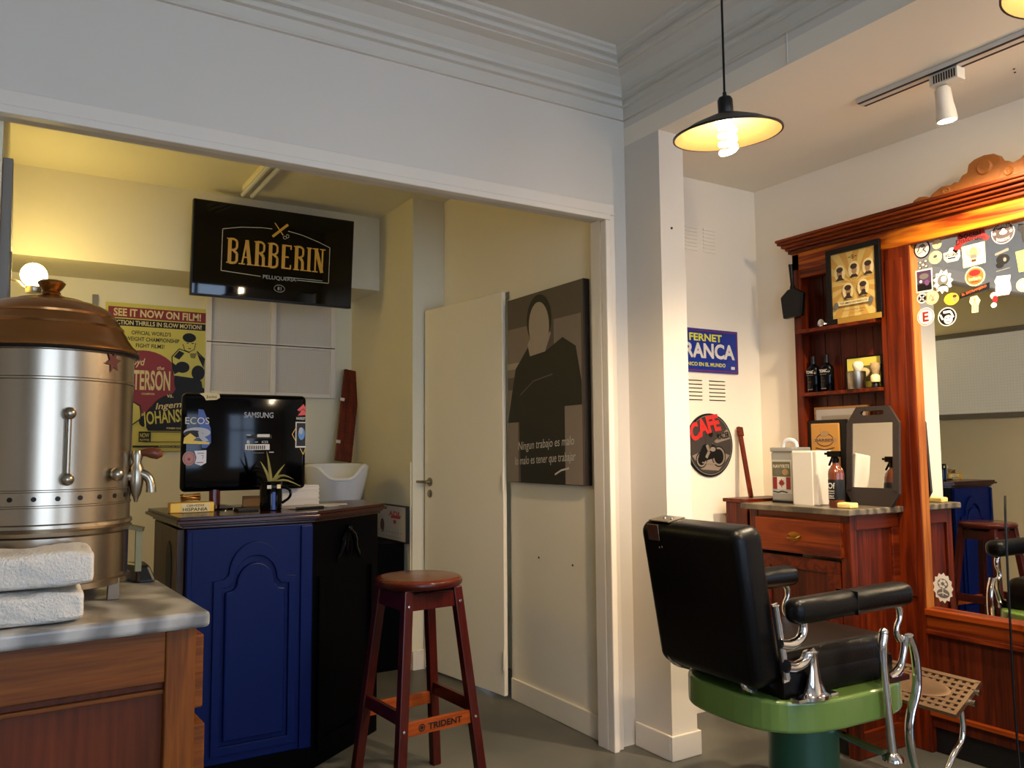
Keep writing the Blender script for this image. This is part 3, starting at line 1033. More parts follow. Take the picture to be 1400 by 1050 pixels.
door = MB().box(CX0 + .004, CY0 + .05, .08, CX0 + .02, CY1 - .05, .75).build('cupboard_door', PINED, T, bevel=.003)
mb = MB()
mb.box(CX0 - .004, CY0 + .05, .70, CX0 + .006, CY1 - .05, .75)
mb.box(CX0 - .004, CY0 + .05, .08, CX0 + .006, CY0 + .11, .70)
mb.box(CX0 - .004, CY1 - .11, .08, CX0 + .006, CY1 - .05, .70)
mb.build('door_frame', PINEX, door, bevel=.002)
mb = MB()
mb.box(CX0 + .04, CY0, .875, FX, CY0 + .02, CZ)
mb.box(CX0 + .04, CY0, 0, FX, CY0 + .02, .10)
mb.box(FX - .05, CY0, .10, FX, CY0 + .02, .875)
mb.build('side_frame', PINEX, T, bevel=.003)
MB().box(CX0 + .04, CY0 + .012, .10, FX - .05, CY0 + .022, .875).build('side_panel', PINE, T)
MB().box(CX0 + .03, CY1 - .02, 0, FX, CY1 - .002, CZ).build('far_side', PINED, T)
MB().box(CX0 + .02, CY0 + .03, 0, FX, CY1 - .03, .08).build('plinth', DARKM, T)
MB().box(2.785, 2.045, CZ, FX, 2.60, .96).build('marble_counter', MARB2, None, 'thin grey-brown marble slab on the low pine cabinet', 'counter top', loc=(2.94, 2.32, CZ), bevel=.004)
# narrow wooden stand behind it, next to the end wall
T = thing('narrow_stand', 'narrow pine stand squeezed between the drawer cabinet and the end wall', 'stand', (2.97, 2.70, 0))
mb = MB()
mb.box(2.86, 2.63, 0, 3.15, 2.76, .955)
mb.build('body', PINE, T, bevel=.003)
MB().box(2.85, 2.62, .955, 3.16, 2.77, .972).build('top', PINEX, T, bevel=.003)
# leaning wooden neck-like stick with pegs
T = thing('wooden_stick', 'slim red-brown wooden stick with a peg, leaning on the end wall', 'stick', (2.99, 2.72, .972))
mb = MB().bar((2.992, 2.725, .973), (3.028, 2.815, 1.278), .024, .012, (0, 1, 0))
mb.build('shaft', REDW, T, bevel=.002)
mb = MB().bar((3.026, 2.808, 1.262), (3.031, 2.820, 1.305), .03, .016, (0, 1, 0))
mb.tube([(3.006, 2.812, 1.285), (3.040, 2.812, 1.285)], .004, 8)
mb.build('head', REDW, T, bevel=.001)

# --- things on the counter (z=.96)
CZT = .96
# grey tin with flag label
T = thing('storage_tin', 'grey tin with a red and white maple leaf label on the marble counter', 'tin', (3.0, 2.50, CZT))
TIN = plain('tin_grey', (150, 150, 146), .35, metal=.4)
MB().box(2.94, 2.435, CZT + .004, 3.06, 2.555, 1.185).build('body', TIN, T, bevel=.008)
MB().box(2.937, 2.432, 1.185, 3.063, 2.558, 1.205).build('lid', TIN, T, bevel=.005)
MB().box(2.939, 2.434, CZT, 3.061, 2.556, CZT + .008).build('base_rim', BLACK, T, bevel=.003)
mb = MB()
mb.tube([(3.0, 2.535, 1.205), (3.0, 2.525, 1.232), (3.0, 2.495, 1.24), (3.0, 2.465, 1.232), (3.0, 2.455, 1.205)], .006, 8, flat=1.6, smooth=1)
mb.build('handle', PORC, T, smooth=True)
p = Print((2.9398, 2.495, 1.075), UX, VZ, NX)
OLIVE = plain('print_olive', (92, 86, 50), .5)
p.rect(-.055, -.075, .055, .075, plain('print_pale_grey', (176, 178, 172), .5)).rect(-.052, .0, .048, .066, OLIVE).text('NAVYRITE', -.002, .046, .016, WHITE, .09)
p.ell(-.02, .02, .018, .014, INKG).ell(.02, .02, .018, .014, TANP)
p.rect(-.05, -.056, .048, -.002, WHITE).rect(-.05, -.056, -.026, -.002, RED).rect(.024, -.056, .048, -.002, RED)
p.poly([(-.001, -.008), (.004, -.018), (.011, -.016), (.010, -.024), (.017, -.028), (.009, -.036), (.009, -.040), (.001, -.038), (.001, -.048), (-.003, -.048), (-.003, -.038), (-.011, -.040), (-.011, -.036), (-.019, -.028), (-.012, -.024), (-.013, -.016), (-.006, -.018)], RED)
p.line([(-.05, -.066), (-.02, -.070), (.0, -.064), (.03, -.070)], .005, INK)
p.build('label', T)
# white paper towel block
T = thing('paper_towels', 'plain white block of paper towels between the tin and the spray bottle', 'paper towels', (2.94, 2.34, CZT))
MB().box(2.885, 2.265, CZT, 2.99, 2.395, 1.19).build('stack', PAPER, T, bevel=.006)
MB().box(2.880, 2.285, CZT, 2.886, 2.385, 1.183).build('front_sheet', WHITE, T, bevel=.001)
# spray bottle
T = thing('spray_bottle', 'amber brown spray bottle with black trigger at the counter edge', 'bottle', (2.875, 2.165, CZT))
AMB = plain('amber_plastic', (96, 44, 20), .2, coat=.4)
MB().lathe([(.028, 0), (.031, .004), (.031, .135), (.028, .152), (.018, .168), (.012, .174), (.012, .182)], (2.875, 2.165, CZT), 28).build('body', AMB, T, smooth=True)
mb = MB()
mb.lathe([(.0313, .03), (.0316, .031), (.0316, .112), (.0313, .113)], (2.875, 2.165, CZT), 28)
mb.build('label', INK, T, smooth=True)
p = Print((2.8428, 2.165, CZT), UX, VZ, NX)
p.text('Of', 0, .088, .024, WHITE, .034).text('TONIC', 0, .066, .008, WHITE, .03).rect(-.014, .056, .014, .058, WHITE).text('SPRAY', 0, .046, .008, WHITE, .024).rect(-.014, .037, .014, .039, WHITE)
p.build('lettering', T)
mb = MB()
mb.lathe([(.014, 0), (.014, .018), (.009, .024)], (2.875, 2.165, CZT + .18), 18)
mb.box(2.867, 2.14, CZT + .204, 2.883, 2.20, CZT + .228)
mb.box(2.870, 2.192, CZT + .212, 2.880, 2.215, CZT + .222)
mb.bar((2.875, 2.178, CZT + .206), (2.875, 2.196, CZT + .168), .010, .006)
mb.build('trigger', BGLOSS, T, bevel=.002)
# yellow sponge
mb = xf(rounded_box(.05, .065, .022, .006), Matrix.Translation((2.86, 2.105, CZT + .0112)))
mb.build('sponge', plain('sponge_yellow', (226, 196, 120), .9, bump=.8, bscale=160), None, 'pale yellow sponge beside the spray bottle', 'sponge', loc=(2.86, 2.105, CZT), smooth=True)
# hand mirror with grip slot, leaning back
T = thing('hand_mirror', 'dark octagonal hand mirror with grip slot, propped against the dresser post', 'mirror', (3.03, 2.12, CZT))
LM = Matrix.Translation((3.05, 2.13, CZT)) @ Matrix.Rotation(math.radians(4), 4, 'Y')
FR = plain('dark_brown_frame', (34, 24, 20), .55)


def lp(u, v, d=0):
    return LM @ Vector((d, -u, v))


W2, HT = .122, .415
outl = [(-W2 * .72, 0), (W2 * .72, 0), (W2, .055), (W2, .345), (W2 * .62, HT), (-W2 * .62, HT), (-W2, .345), (-W2, .055)]
mb = MB()
# frame as ring around the glass plus top piece with a slot
gl = (-.094, .075, .094, .345)
def quad(u0, v0, u1, v1):
    mb.hexa([lp(u0, v0), lp(u1, v0), lp(u1, v0, .014), lp(u0, v0, .014)], [lp(u0, v1), lp(u1, v1), lp(u1, v1, .014), lp(u0, v1, .014)])
quad(-W2, .055, gl[0], .345)
quad(gl[2], .055, W2, .345)
mb.prism([lp(u, v) for u, v in ((-W2, .055), (-W2 * .72, 0), (W2 * .72, 0), (W2, .055), (gl[2], gl[1]), (gl[0], gl[1]))], LM.to_3x3() @ Vector((.014, 0, 0)))
sl_ = [(-.05, .378), (.05, .378), (.056, .386), (.05, .396), (-.05, .396), (-.056, .386)]
mb.prism([lp(u, v) for u, v in ((-W2, .345), (W2, .345), (.056, .386), (.05, .378), (-.05, .378), (-.056, .386))], LM.to_3x3() @ Vector((.014, 0, 0)))
mb.prism([lp(u, v) for u, v in ((W2, .345), (W2 * .62, HT), (-W2 * .62, HT), (-W2, .345), (-.056, .386), (-.05, .396), (.05, .396), (.056, .386))], LM.to_3x3() @ Vector((.014, 0, 0)))
mb.build('frame', FR, T)
mb = MB()
mb.hexa([lp(gl[0], gl[1], .003), lp(gl[2], gl[1], .003), lp(gl[2], gl[1], .010), lp(gl[0], gl[1], .010)], [lp(gl[0], gl[3], .003), lp(gl[2], gl[3], .003), lp(gl[2], gl[3], .010), lp(gl[0], gl[3], .010)])
mb.build('mirror_glass', MIRROR, T)
mb = MB()
mb.box(3.07, 2.07, CZT, 3.125, 2.11, CZT + .02)
mb.build('foot', FR, T, bevel=.004)

# --- things in the niche
# framed chart of haircuts on the top shelf
T = thing('framed_haircut_chart', 'black framed yellow chart of five haircut portraits on the top shelf', 'picture', (3.11, 2.22, 1.747))
PY, PZ, PW, PH = 2.217, 1.917, .268, .338
mb = MB()
q0, q1 = PY - PW / 2, PY + PW / 2
zb, zt = PZ - PH / 2, PZ + PH / 2
mb.box(3.106, q0, zb, 3.122, q1, zb + .024)
mb.box(3.106, q0, zt - .024, 3.122, q1, zt)
mb.box(3.106, q0, zb + .024, 3.122, q0 + .024, zt - .024)
mb.box(3.106, q1 - .024, zb + .024, 3.122, q1, zt - .024)
mb.build('frame', BLACK, T, bevel=.002)
CHARTY = plain('chart_yellow', (198, 168, 96), .35)
CHARTD = plain('chart_ray', (182, 138, 62), .35)
MB().box(3.114, q0 + .02, zb + .02, 3.120, q1 - .02, zt - .02).build('backing', CHARTY, T)
p = Print((3.1138, PY, PZ), UX, VZ, NX)
cw, ch = PW / 2 - .024, PH / 2 - .024
for k in range(14):
    a, b = k * 2 * PI / 14, (k + .5) * 2 * PI / 14
    def edge(t):
        c_, s_ = math.cos(t), math.sin(t)
        f_ = min(cw / max(1e-6, abs(c_)), ch / max(1e-6, abs(s_)))
        return (c_ * f_, s_ * f_)
    p.poly([(0, 0), edge(a), edge(b)], CHARTD)
    p.h -= p.step
p.h += p.step
p.text('S', 0, .118, .018, INK, .012)
p.line([(-.022, .118), (-.008, .118)], .003, INK)
p.line([(.008, .118), (.022, .118)], .003, INK)
HAIR = plain('print_sepia_dark', (52, 36, 26), .4)
FACE = plain('print_sepia_mid', (150, 116, 80), .4)
for i, (u, v) in enumerate(((-.066, .056), (.006, .060), (.076, .060), (-.026, -.030), (.050, -.026))):
    p.ell(u, v, .028, .037, CREAMP)
    p.poly([(u - .024, v - .034), (u + .022, v - .034), (u + .010, v - .020), (u - .010, v - .020)], HAIR)
    p.ell(u + (.002 if i % 2 else -.002), v - .002, .013, .020, FACE)
    p.ell(u, v + .014, .017, .012, HAIR)
    if i in (0, 3, 4):
        p.ell(u + .002, v - .016, .010, .008, HAIR)
p.rect(-.075, -.092, .075, -.074, CREAMP)
p.text('TOP AMERICAN HAIRCUTS', 0, -.083, .009, INK, .135)
p.ell(-.086, -.09, .012, .016, INKG).ell(.086, -.086, .012, .016, INKG)
p.text('Classic barber style', 0, -.116, .008, INKG, .11)
p.build('chart_print', T)
# gold bar and steel watch lying before it
MB().box(3.101, 2.083, 1.7465, 3.105, 2.295, 1.770).build('gold_strip', plain('gold_leaf', (196, 152, 66), .4, metal=.6, bump=.4, bscale=60), None, 'gold coloured strip lying before the framed chart', 'strip', loc=(3.103, 2.19, 1.7465))
T = thing('wrist_watch', 'steel watch lying on the left of the top shelf', 'watch', (3.12, 2.36, 1.7465))
mb = MB()
mb.tube([(3.127 + .018 * math.cos(a), 2.385 + .022 * math.sin(a), 1.758) for a in [k * PI / 8 for k in range(16)]] + [(3.145, 2.385, 1.758)], .006, 6, flat=1.8)
mb.build('strap', CHROME, T, smooth=True)
MB().lathe([(.017, 0), (.017, .006), (.014, .008)], (3.109, 2.385, 1.764), 20, (-1, 0, 0)).build('case', CHROME, T, smooth=True)
# black scoop hanging on the side post
T = thing('black_scoop', 'flat black scoop hanging on the left corner of the dresser', 'scoop', (3.11, 2.54, 1.81))
mb = MB()
f_ = [(2.574, 1.905), (2.53, 1.938), (2.49, 1.938), (2.446, 1.912), (2.458, 1.806), (2.562, 1.802)]
mb.prism([(3.10, y + .032, z + .009) for y, z in f_], (.03, 0, 0))
mb.build('pan', BLACK, T, bevel=.006)
MB().tube([(3.115, 2.542, 1.944), (3.115, 2.544, 1.969), (3.115, 2.547, 2.01), (3.115, 2.55, 2.066)], [.016, .009, .009, .011], 10).build('handle', BLACK, T, smooth=True)
# two black bottles
def bottle(y, label):
    T = thing('tonic_bottle', label, 'bottle', (3.160, y, 1.4555), 0, 'black bottles on the middle shelf')
    pr = [(.024, 0), (.026, .003), (.026, .105), (.022, .118), (.012, .128), (.010, .132)]
    MB().lathe(pr, (3.160, y, 1.4555), 24, sx=1.0, sy=1.25).build('body', BGLOSS, T, smooth=True)
    MB().lathe([(.011, .132), (.011, .168), (.009, .170)], (3.160, y, 1.4555), 16).build('cap', BLACK, T, smooth=True)
    p = Print((3.1335, y, 1.4555), UX, VZ, NX)
    p.text('TONIC', 0, .094, .014, PAPER, .040).rect(-.018, .078, .018, .080, INKG).text('hair', 0, .05, .008, BROWNP, .02).rect(-.014, .012, .014, .016, INKG)
    p.build('lettering', T)
bottle(2.479, 'black bottle on the middle shelf, nearer the side post')
bottle(2.406, 'black bottle on the middle shelf, nearer the mug')
# small yellow picture leaning at the back of the shelf
T = thing('small_yellow_picture', 'small yellow picture leaning behind the mug and shaving brush', 'picture', (3.19, 2.23, 1.4555))
MB().box(3.188, 2.145, 1.4555, 3.199, 2.328, 1.604).build('frame', BLACK, T, bevel=.002)
p = Print((3.1878, 2.237, 1.530), UX, VZ, NX)
p.rect(-.082, -.066, .082, .066, YEL).rect(-.05, -.04, .05, .03, OLIVE).ell(0, .0, .03, .022, CREAMP)
p.build('picture_print', T)
# mug with a brush in it
T = thing('shaving_mug', 'pale metal shaving mug with a brush standing in it', 'mug', (3.146, 2.245, 1.4555))
MB().lathe([(.036, 0), (.038, .003), (.040, .076), (.037, .078), (.035, .01), (.001, .008)], (3.146, 2.245, 1.4555), 28).build('cup', NICKEL, T, smooth=True)
MB().lathe([(.009, .03), (.010, .07), (.018, .085), (.024, .105), (.018, .118), (.002, .122)], (3.146, 2.235, 1.4555), 20).build('brush_head', plain('brush_hair', (206, 196, 168), .9, bump=.6, bscale=220), T, smooth=True)
T = thing('shaving_brush', 'shaving brush with cream handle and dark foot on the middle shelf', 'brush', (3.160, 2.163, 1.4555))
MB().lathe([(.016, 0), (.018, .006), (.014, .018), (.018, .026)], (3.160, 2.163, 1.4555), 20).build('foot', BLACK, T, smooth=True)
MB().lathe([(.018, .026), (.020, .034), (.019, .052), (.014, .058)], (3.160, 2.163, 1.4555), 20).build('grip', CREAMP, T, smooth=True)
MB().lathe([(.013, .058), (.016, .072), (.022, .092), (.018, .108), (.002, .112)], (3.160, 2.163, 1.4555), 20).build('bristles', plain('brush_hair_dark', (148, 124, 84), .9, bump=.6, bscale=220), T, smooth=True)
# pale framed print and black frame with carved plaque behind the counter things
T = thing('pale_framed_print', 'pale print in thin wooden frame behind the hand mirror', 'picture', (3.188, 2.36, CZT))
MB().box(3.180, 2.22, CZT, 3.196, 2.50, 1.388).build('frame', wood('pale_frame', (140, 96, 52), (180, 132, 80), 'y'), T, bevel=.002)
p = Print((3.1798, 2.36, 1.173), UX, VZ, NX)
p.rect(-.128, -.2, .128, .203, PAPER).rect(-.10, -.17, .10, .175, plain('print_haze', (170, 156, 134), .5)).line([(-.08, .05), (0, .11), (.08, .07)], .006, INKG)
p.build('picture_print', T)
T = thing('plaque_frame', 'black frame with a carved golden wooden plaque on the counter', 'picture', (3.16, 2.42, CZT))
MB().box(3.155, 2.315, CZT, 3.173, 2.52, 1.328).build('frame', BLACK, T, bevel=.003)
MB().box(3.145, 2.345, 1.10, 3.155, 2.495, 1.312).build('plaque', plain('plaque_gold_wood', (176, 126, 58), .5, bump=.4, bscale=30, var=.15), T, bevel=.004)
p = Print((3.1448, 2.42, 1.232), UX, VZ, NX)
p.ring(0, .005, .045, .028, .004, BROWNP).rect(-.06, -.004, .06, .012, TANP).text('BARBER', 0, .004, .012, BROWNP, .1).ell(0, .034, .022, .012, TANP).line([(-.05, -.03), (0, -.04), (.05, -.03)], .004, BROWNP)
p.build('plaque_carving', T)

# ------------------------------------------------------------------ end wall: enamel sign, vents, round sign
UXP, NY = (1, 0, 0), (0, -1, 0)
T = thing('enamel_sign', 'blue rectangular enamel sign with white and yellow lettering, half behind the pier', 'sign', (2.83, 2.835, 1.67))
SBLUE = plain('sign_blue', (22, 48, 138), .3, coat=.3)
MB().box(2.612, 2.83, 1.565, 3.048, 2.84, 1.776).build('panel', SBLUE, T, bevel=.003)
p = Print((2.83, 2.8298, 1.67), UXP, VZ, NY)
SPUR = plain('sign_red_line', (120, 40, 70), .4)
SYEL = plain('sign_yellow', (214, 208, 60), .4)
p.line([(-.21, -.096), (.21, -.096), (.21, .096), (-.21, .096), (-.21, -.096)], .005, SPUR)
p.text('FERNET', 0, .064, .036, SYEL, .215, bold=.03).text('BRANCA', 0, .0, .074, WHITE, .385, bold=.035).text('UNICO EN EL MUNDO', -.008, -.066, .018, SYEL, .27, bold=.02)
p.rect(.165, -.084, .19, -.07, WHITE)
p.build('sign_print', T)
T = thing('wall_vent', 'two columns of narrow louvre slots cut in the wall below the blue sign', 'vent', (2.83, 2.84, 1.43))
for x0, x1 in ((2.665, 2.807), (2.853, 2.960)):
    for k in range(6):
        z = 1.435 + k * .0185
        mb = MB()
        mb.hexa([(x0, 2.84, z), (x1, 2.84, z), (x1, 2.832, z + .001), (x0, 2.832, z + .001)], [(x0, 2.84, z + .010), (x1, 2.84, z + .010), (x1, 2.832, z + .003), (x0, 2.832, z + .003)])
        mb.build('louvre', PAINT_R, T)
        MB().box(x0, 2.8385, z - .0035, x1, 2.8398, z).build('slot', INK, T)
T = thing('old_vent', 'painted-over ghost of two louvre columns high on the end wall', 'vent', (2.83, 2.84, 2.15))
for x0, x1 in ((2.72, 2.80), (2.84, 2.92)):
    for k in range(7):
        z = 2.155 + k * .018
        MB().box(x0, 2.836, z, x1, 2.84, z + .009).build('louvre', PAINT_R, T, bevel=.001)
T = thing('round_sign', 'round black motorcycle sign with red lettering on the end wall', 'sign', (2.842, 2.835, 1.07))
MB().lathe([(.151, 0), (.151, .008), (.149, .010)], (2.842, 2.84, 1.219), 48, (0, -1, 0)).build('disc', BLACK, T, smooth=True)
p = Print((2.842, 2.8298, 1.219), UXP, VZ, NY)
SRED = plain('sign_red', (198, 44, 40), .4)
SGR = plain('sign_grey', (134, 120, 106), .4)
SGD = plain('sign_dark_grey', (58, 52, 48), .4)
p.ring(0, 0, .140, .140, .006, INKG, 40)
p.ell(0, 0, .134, .134, SGD, 40)
p.poly([(.0, .0), (.132, .03), (.125, .065), (.11, .075)], SGR).poly([(-.12, -.05), (-.06, -.115), (.05, -.122), (.125, -.05), (.0, -.01)], SGR)
p.ell(.052, -.055, .046, .05, INK).ring(.052, -.055, .036, .040, .009, SGR).ell(-.062, -.070, .036, .038, INK).ring(-.062, -.070, .027, .029, .008, SGR)
p.poly([(-.08, -.05), (-.05, -.0), (.0, .012), (.03, -.005), (.06, -.04), (.02, -.062), (-.04, -.075)], INK)
p.ell(-.012, .018, .022, .032, SGD).ell(.002, .052, .014, .015, INK).line([(-.02, .03), (.018, .012), (.034, .004)], .012, SGD).line([(-.026, .0), (-.012, -.03), (-.032, -.06)], .016, SGR)
p.ell(.012, -.02, .018, .011, SGR).line([(-.06, -.082), (.04, -.09)], .006, SGR)
p.text('CAFE', -.035, .078, .085, SRED, .20, rot=.32, bold=.05, bend=.012).text('RACER', .085, .045, .03, INK, .08, rot=.16, bold=.02)
p.build('sign_print', T)

# ------------------------------------------------------------------ portrait canvas on the side wall: plain tonal stand-in plus its handwriting
T = thing('portrait_canvas', 'tall dark sepia canvas with white handwriting on the cream side wall', 'canvas', (2.115, 3.14, 1.045))
PD = plain('canvas_dark_brown', (38, 30, 25), .55)
MB().box(2.095, 2.817, 1.047, 2.129, 3.455, 1.945).build('canvas', PD, T, bevel=.003)
p = Print((2.0948, 3.136, 1.496), UX, VZ, NX)
PG = plain('canvas_warm_grey', (138, 122, 108), .55, var=.15, bscale=30)
PM = plain('canvas_mid_brown', (96, 82, 72), .55, var=.15, bscale=30)
PB = plain('canvas_black', (26, 22, 20), .55)
PF = plain('canvas_pale', (176, 158, 138), .55)
p.rect(-.316, -.446, .316, .446, PM).rect(.09, -.446, .30, .30, PG).rect(-.316, .06, -.09, .30, PG).rect(-.316, .10, -.12, .13, PF).rect(-.316, -.446, -.22, .0, PG)
p.poly([(-.316, -.16), (-.24, .10), (-.12, .20), (.02, .16), (.16, .21), (.26, .16), (.30, .0), (.30, -.10), (.17, -.10), (.17, -.446), (-.20, -.446), (-.21, -.16)], PB)
p.poly([(-.13, .21), (-.11, .15), (.02, .16), (.07, .24), (.04, .27), (-.08, .26)], PF)
p.ell(-.03, .315, .105, .12, PB, 28, .12)
p.ell(-.03, .285, .086, .115, PF, 28, .12)
p.line([(-.20, -.03), (-.08, .03), (.08, .05)], .006, PM)
p.text('Ningun trabajo es malo', .01, -.27, .052, WHITE, .46, bold=.0, shear=.18, rot=.05).text('lo malo es tener que trabajar', .0, -.34, .052, WHITE, .50, bold=.0, shear=.18, rot=.05)
p.line([(.09, -.405), (.14, -.385), (.20, -.375)], .008, WHITE)
p.build('canvas_print', T, label='sepia print with two lines of white handwriting')

# ------------------------------------------------------------------ left cabinet, marble slab, urn, towels (cabinet front faces +x, its side faces the viewer)
RZ = math.radians(3)
T = thing('side_cabinet', 'worn oak cabinet in the left foreground with a recessed panel', 'cabinet', (.36, 1.905, 0), RZ)
cw_, cd_, cz_ = .95, .66, .825       # local: x from -cw_ to 0, y from 0 to cd_
mb = MB()
mb.box(-.062, 0, 0, 0, .05, cz_)
mb.build('corner_post', OAKZ, T, world=False, bevel=.003)
MB().box(-cw_, 0, 0, -cw_ + .062, .05, cz_).build('corner_post', OAKZ, T, world=False, bevel=.003)
MB().box(-cw_ + .062, .002, .715, -.062, .03, cz_).build('top_rail', OAKX, T, world=False, bevel=.003)
MB().box(-cw_ + .062, .002, 0, -.062, .03, .12).build('bottom_rail', OAKX, T, world=False, bevel=.003)
MB().box(-cw_ + .062, .026, .12, -.062, .036, .715).build('side_panel', OAKP, T, world=False)
MB().box(-cw_ + .062, .012, .690, -.062, .03, .699).build('panel_bead', OAKX, T, world=False, bevel=.002)
MB().box(-cw_, .05, 0, -.025, cd_, cz_ - .012).build('carcass', OAKP, T, world=False)
for z0, z1, out in ((.635, .795, .030), (.425, .600, .036), (.215, .395, .012)):
    dd = MB().box(-.02, .055, z0, out, cd_ - .03, z1).build('drawer', OAKX, T, world=False, bevel=.004)
    k = MB()
    k.lathe([(.016, 0), (.016, .003), (.007, .008), (.015, .024), (.001, .03)], (out, cd_ / 2, (z0 + z1) / 2), 18, (1, 0, 0))
    k.build('drawer_knob', BRASSK, dd, world=False, smooth=True)
mb = MB()
mb.box(-cw_ - .02, -.028, cz_, .022, cd_ + .02, .86)
mb.build('marble_slab', MARB, None, 'thick grey marble slab under the big urn', 'marble top', loc=(.36, 1.905, 0), rz=RZ, world=False, bevel=.010, bseg=4)

# urn
UXC, UYC, UZ0 = .072, 2.255, .86
T = thing('coffee_urn', 'big steel urn with stepped copper lid and side tap on the marble', 'urn', (UXC, UYC, UZ0))
R_ = .188
prof = [(R_ - .006, .035), (R_ + .004, .038), (R_ + .004, .05), (R_ - .002, .054), (R_ - .002, .155), (R_ + .005, .160), (R_ + .006, .168), (R_ + .001, .172), (R_ + .006, .177), (R_ + .005, .184), (R_, .187),
        (R_, .222), (R_ + .002, .2235), (R_ + .002, .2265), (R_, .228), (R_, .256), (R_ + .002, .2575), (R_ + .002, .2605), (R_, .262), (R_, .505), (R_ + .002, .507), (R_ + .002, .511), (R_, .513), (R_, .572), (R_ + .004, .574), (R_ + .004, .578), (R_ - .003, .580)]
MB().lathe(prof, (UXC, UYC, UZ0), 72).build('body', STEEL, T, smooth=True)
lid = [(R_ + .008, .580), (R_ + .011, .584), (R_ + .009, .592), (R_ - .004, .604), (R_ - .016, .622), (R_ - .022, .634), (R_ - .026, .640), (R_ - .024, .645), (R_ - .032, .652), (R_ - .038, .664), (R_ - .044, .668), (R_ - .043, .673),
       (R_ - .052, .682), (R_ - .062, .692), (R_ - .080, .701), (R_ - .100, .706), (.078, .708), (.072, .712), (.052, .715), (.038, .719), (.026, .724), (.021, .727), (.020, .730)]
LID = MB().lathe(lid, (UXC, UYC, UZ0), 72).build('lid', COPPER, T, smooth=True, label='stepped copper dome lid')
MB().lathe([(.021, .730), (.018, .734), (.027, .746), (.031, .754), (.025, .760), (.001, .761)], (UXC, UYC, UZ0), 28).build('lid_knob', BRASSK, LID, smooth=True)
mb = MB()
mb.lathe([(R_ + .009, .575), (R_ + .012, .578), (R_ + .009, .582)], (UXC, UYC, UZ0), 72)
mb.build('lid_seam', DARKM, T, smooth=True)
def on_urn(ang, z, out=0.0):
    return Vector((UXC + (R_ + out) * math.cos(ang), UYC + (R_ + out) * math.sin(ang), UZ0 + z))
for k in range(16):
    a = -PI / 2 - .62 + k * .245
    nrm = (math.cos(a), math.sin(a), 0)
    MB().lathe([(.0055, -.001), (.0055, .0012)], on_urn(a, .242), 10, nrm).build('vent_hole', INK, T)
# sight gauge: two knobs and a rod
ga = -PI / 2 + .19
for z in (.43, .284):
    q = on_urn(ga, z, .014)
    mb = MB().ball(q, .014, seg=16)
    mb.tube([on_urn(ga, z), q], .009, 10)
    mb.build('gauge_knob', NICKEL, T, smooth=True)
MB().tube([on_urn(ga, .425, .012), on_urn(ga, .29, .012)], .0055, 10).build('gauge_rod', NICKEL, T, smooth=True)
qa = -PI / 2 + .80
q = on_urn(qa, .292, .012)
mb = MB().ball(q, .016, seg=16)
mb.tube([on_urn(qa, .292), q], .010, 10)
mb.build('drain_knob', NICKEL, T, smooth=True)
# tap on the right side
ta = -.28
dx, dy = math.cos(ta), math.sin(ta)
def tp(d, z):
    return Vector((UXC + (R_ + d * .68) * dx, UYC + (R_ + d * .68) * dy, UZ0 + z))
mb = MB()
mb.tube([tp(-.005, .285), tp(.03, .285)], [.014, .012], 14)
mb.lathe([(.008, .235), (.012, .245), (.016, .27), (.016, .305), (.010, .318), (.014, .335), (.010, .347)], tp(.022, 0) - Vector((0, 0, 0)), 18)
mb.tube([tp(.022, .292), tp(.045, .29), (tp(.066, .278)), tp(.072, .255), tp(.072, .245)], [.013, .012, .011, .011, .012], 12, smooth=1)
mb.tube([tp(.022, .24), tp(.022, .222)], [.008, .004], 10)
tap = mb.build('tap', NICKEL, T, smooth=True)
MB().tube([tp(.020, .340), tp(.05, .343), tp(.07, .342), tp(.095, .338), tp(.108, .334)], [.007, .010, .014, .013, .003], 12).build('tap_handle', plain('tap_handle_wood', (96, 44, 18), .35), tap, smooth=True)
mb = MB()
mb.bar(tp(-.01, .165), tp(.05, .155), .03, .010)
mb.bar(tp(.035, .155), tp(.035, .055), .014, .014)
mb.build('side_bracket', plain('green_brass', (104, 96, 66), .45, metal=.7), T)
for a in (-PI / 2 + .95, -PI / 2 - .95, PI / 2 + .7, PI / 2 - .7):
    q = on_urn(a, .05, -.008)
    MB().hexa([(q.x - .014, q.y - .010, UZ0), (q.x + .014, q.y - .010, UZ0), (q.x + .014, q.y + .010, UZ0), (q.x - .014, q.y + .010, UZ0)],
              [(q.x - .012, q.y - .008, UZ0 + .05), (q.x + .012, q.y - .008, UZ0 + .05), (q.x + .012, q.y + .008, UZ0 + .05), (q.x - .012, q.y + .008, UZ0 + .05)]).build('foot', plain('urn_foot_metal', (110, 96, 78), .5, metal=.7), T, bevel=.002)
# faded red star on the steel
sa = -PI / 2 + .74
c0 = on_urn(sa, .555, .0015)
p = Print(c0, (-math.sin(sa), math.cos(sa), 0), (0, 0, 1), (math.cos(sa), math.sin(sa), 0))
p.ell(0, 0, .026, .028, plain('faded_red', (84, 16, 12), .5), 12, .2, .55)
p.build('star_mark', T)
# black rubber pad behind the urn
mb = MB()
mb.hexa([(.295, 2.37, .8602), (.345, 2.37, .8602), (.345, 2.5, .8602), (.25, 2.5, .8602)], [(.30, 2.39, .905), (.328, 2.39, .905), (.328, 2.48, .905), (.27, 2.48, .905)])
mb.build('black_wedge', BLACK, None, 'black rubber lump on the marble behind the urn', 'rubber block', loc=(.3, 2.44, .86), bevel=.008)

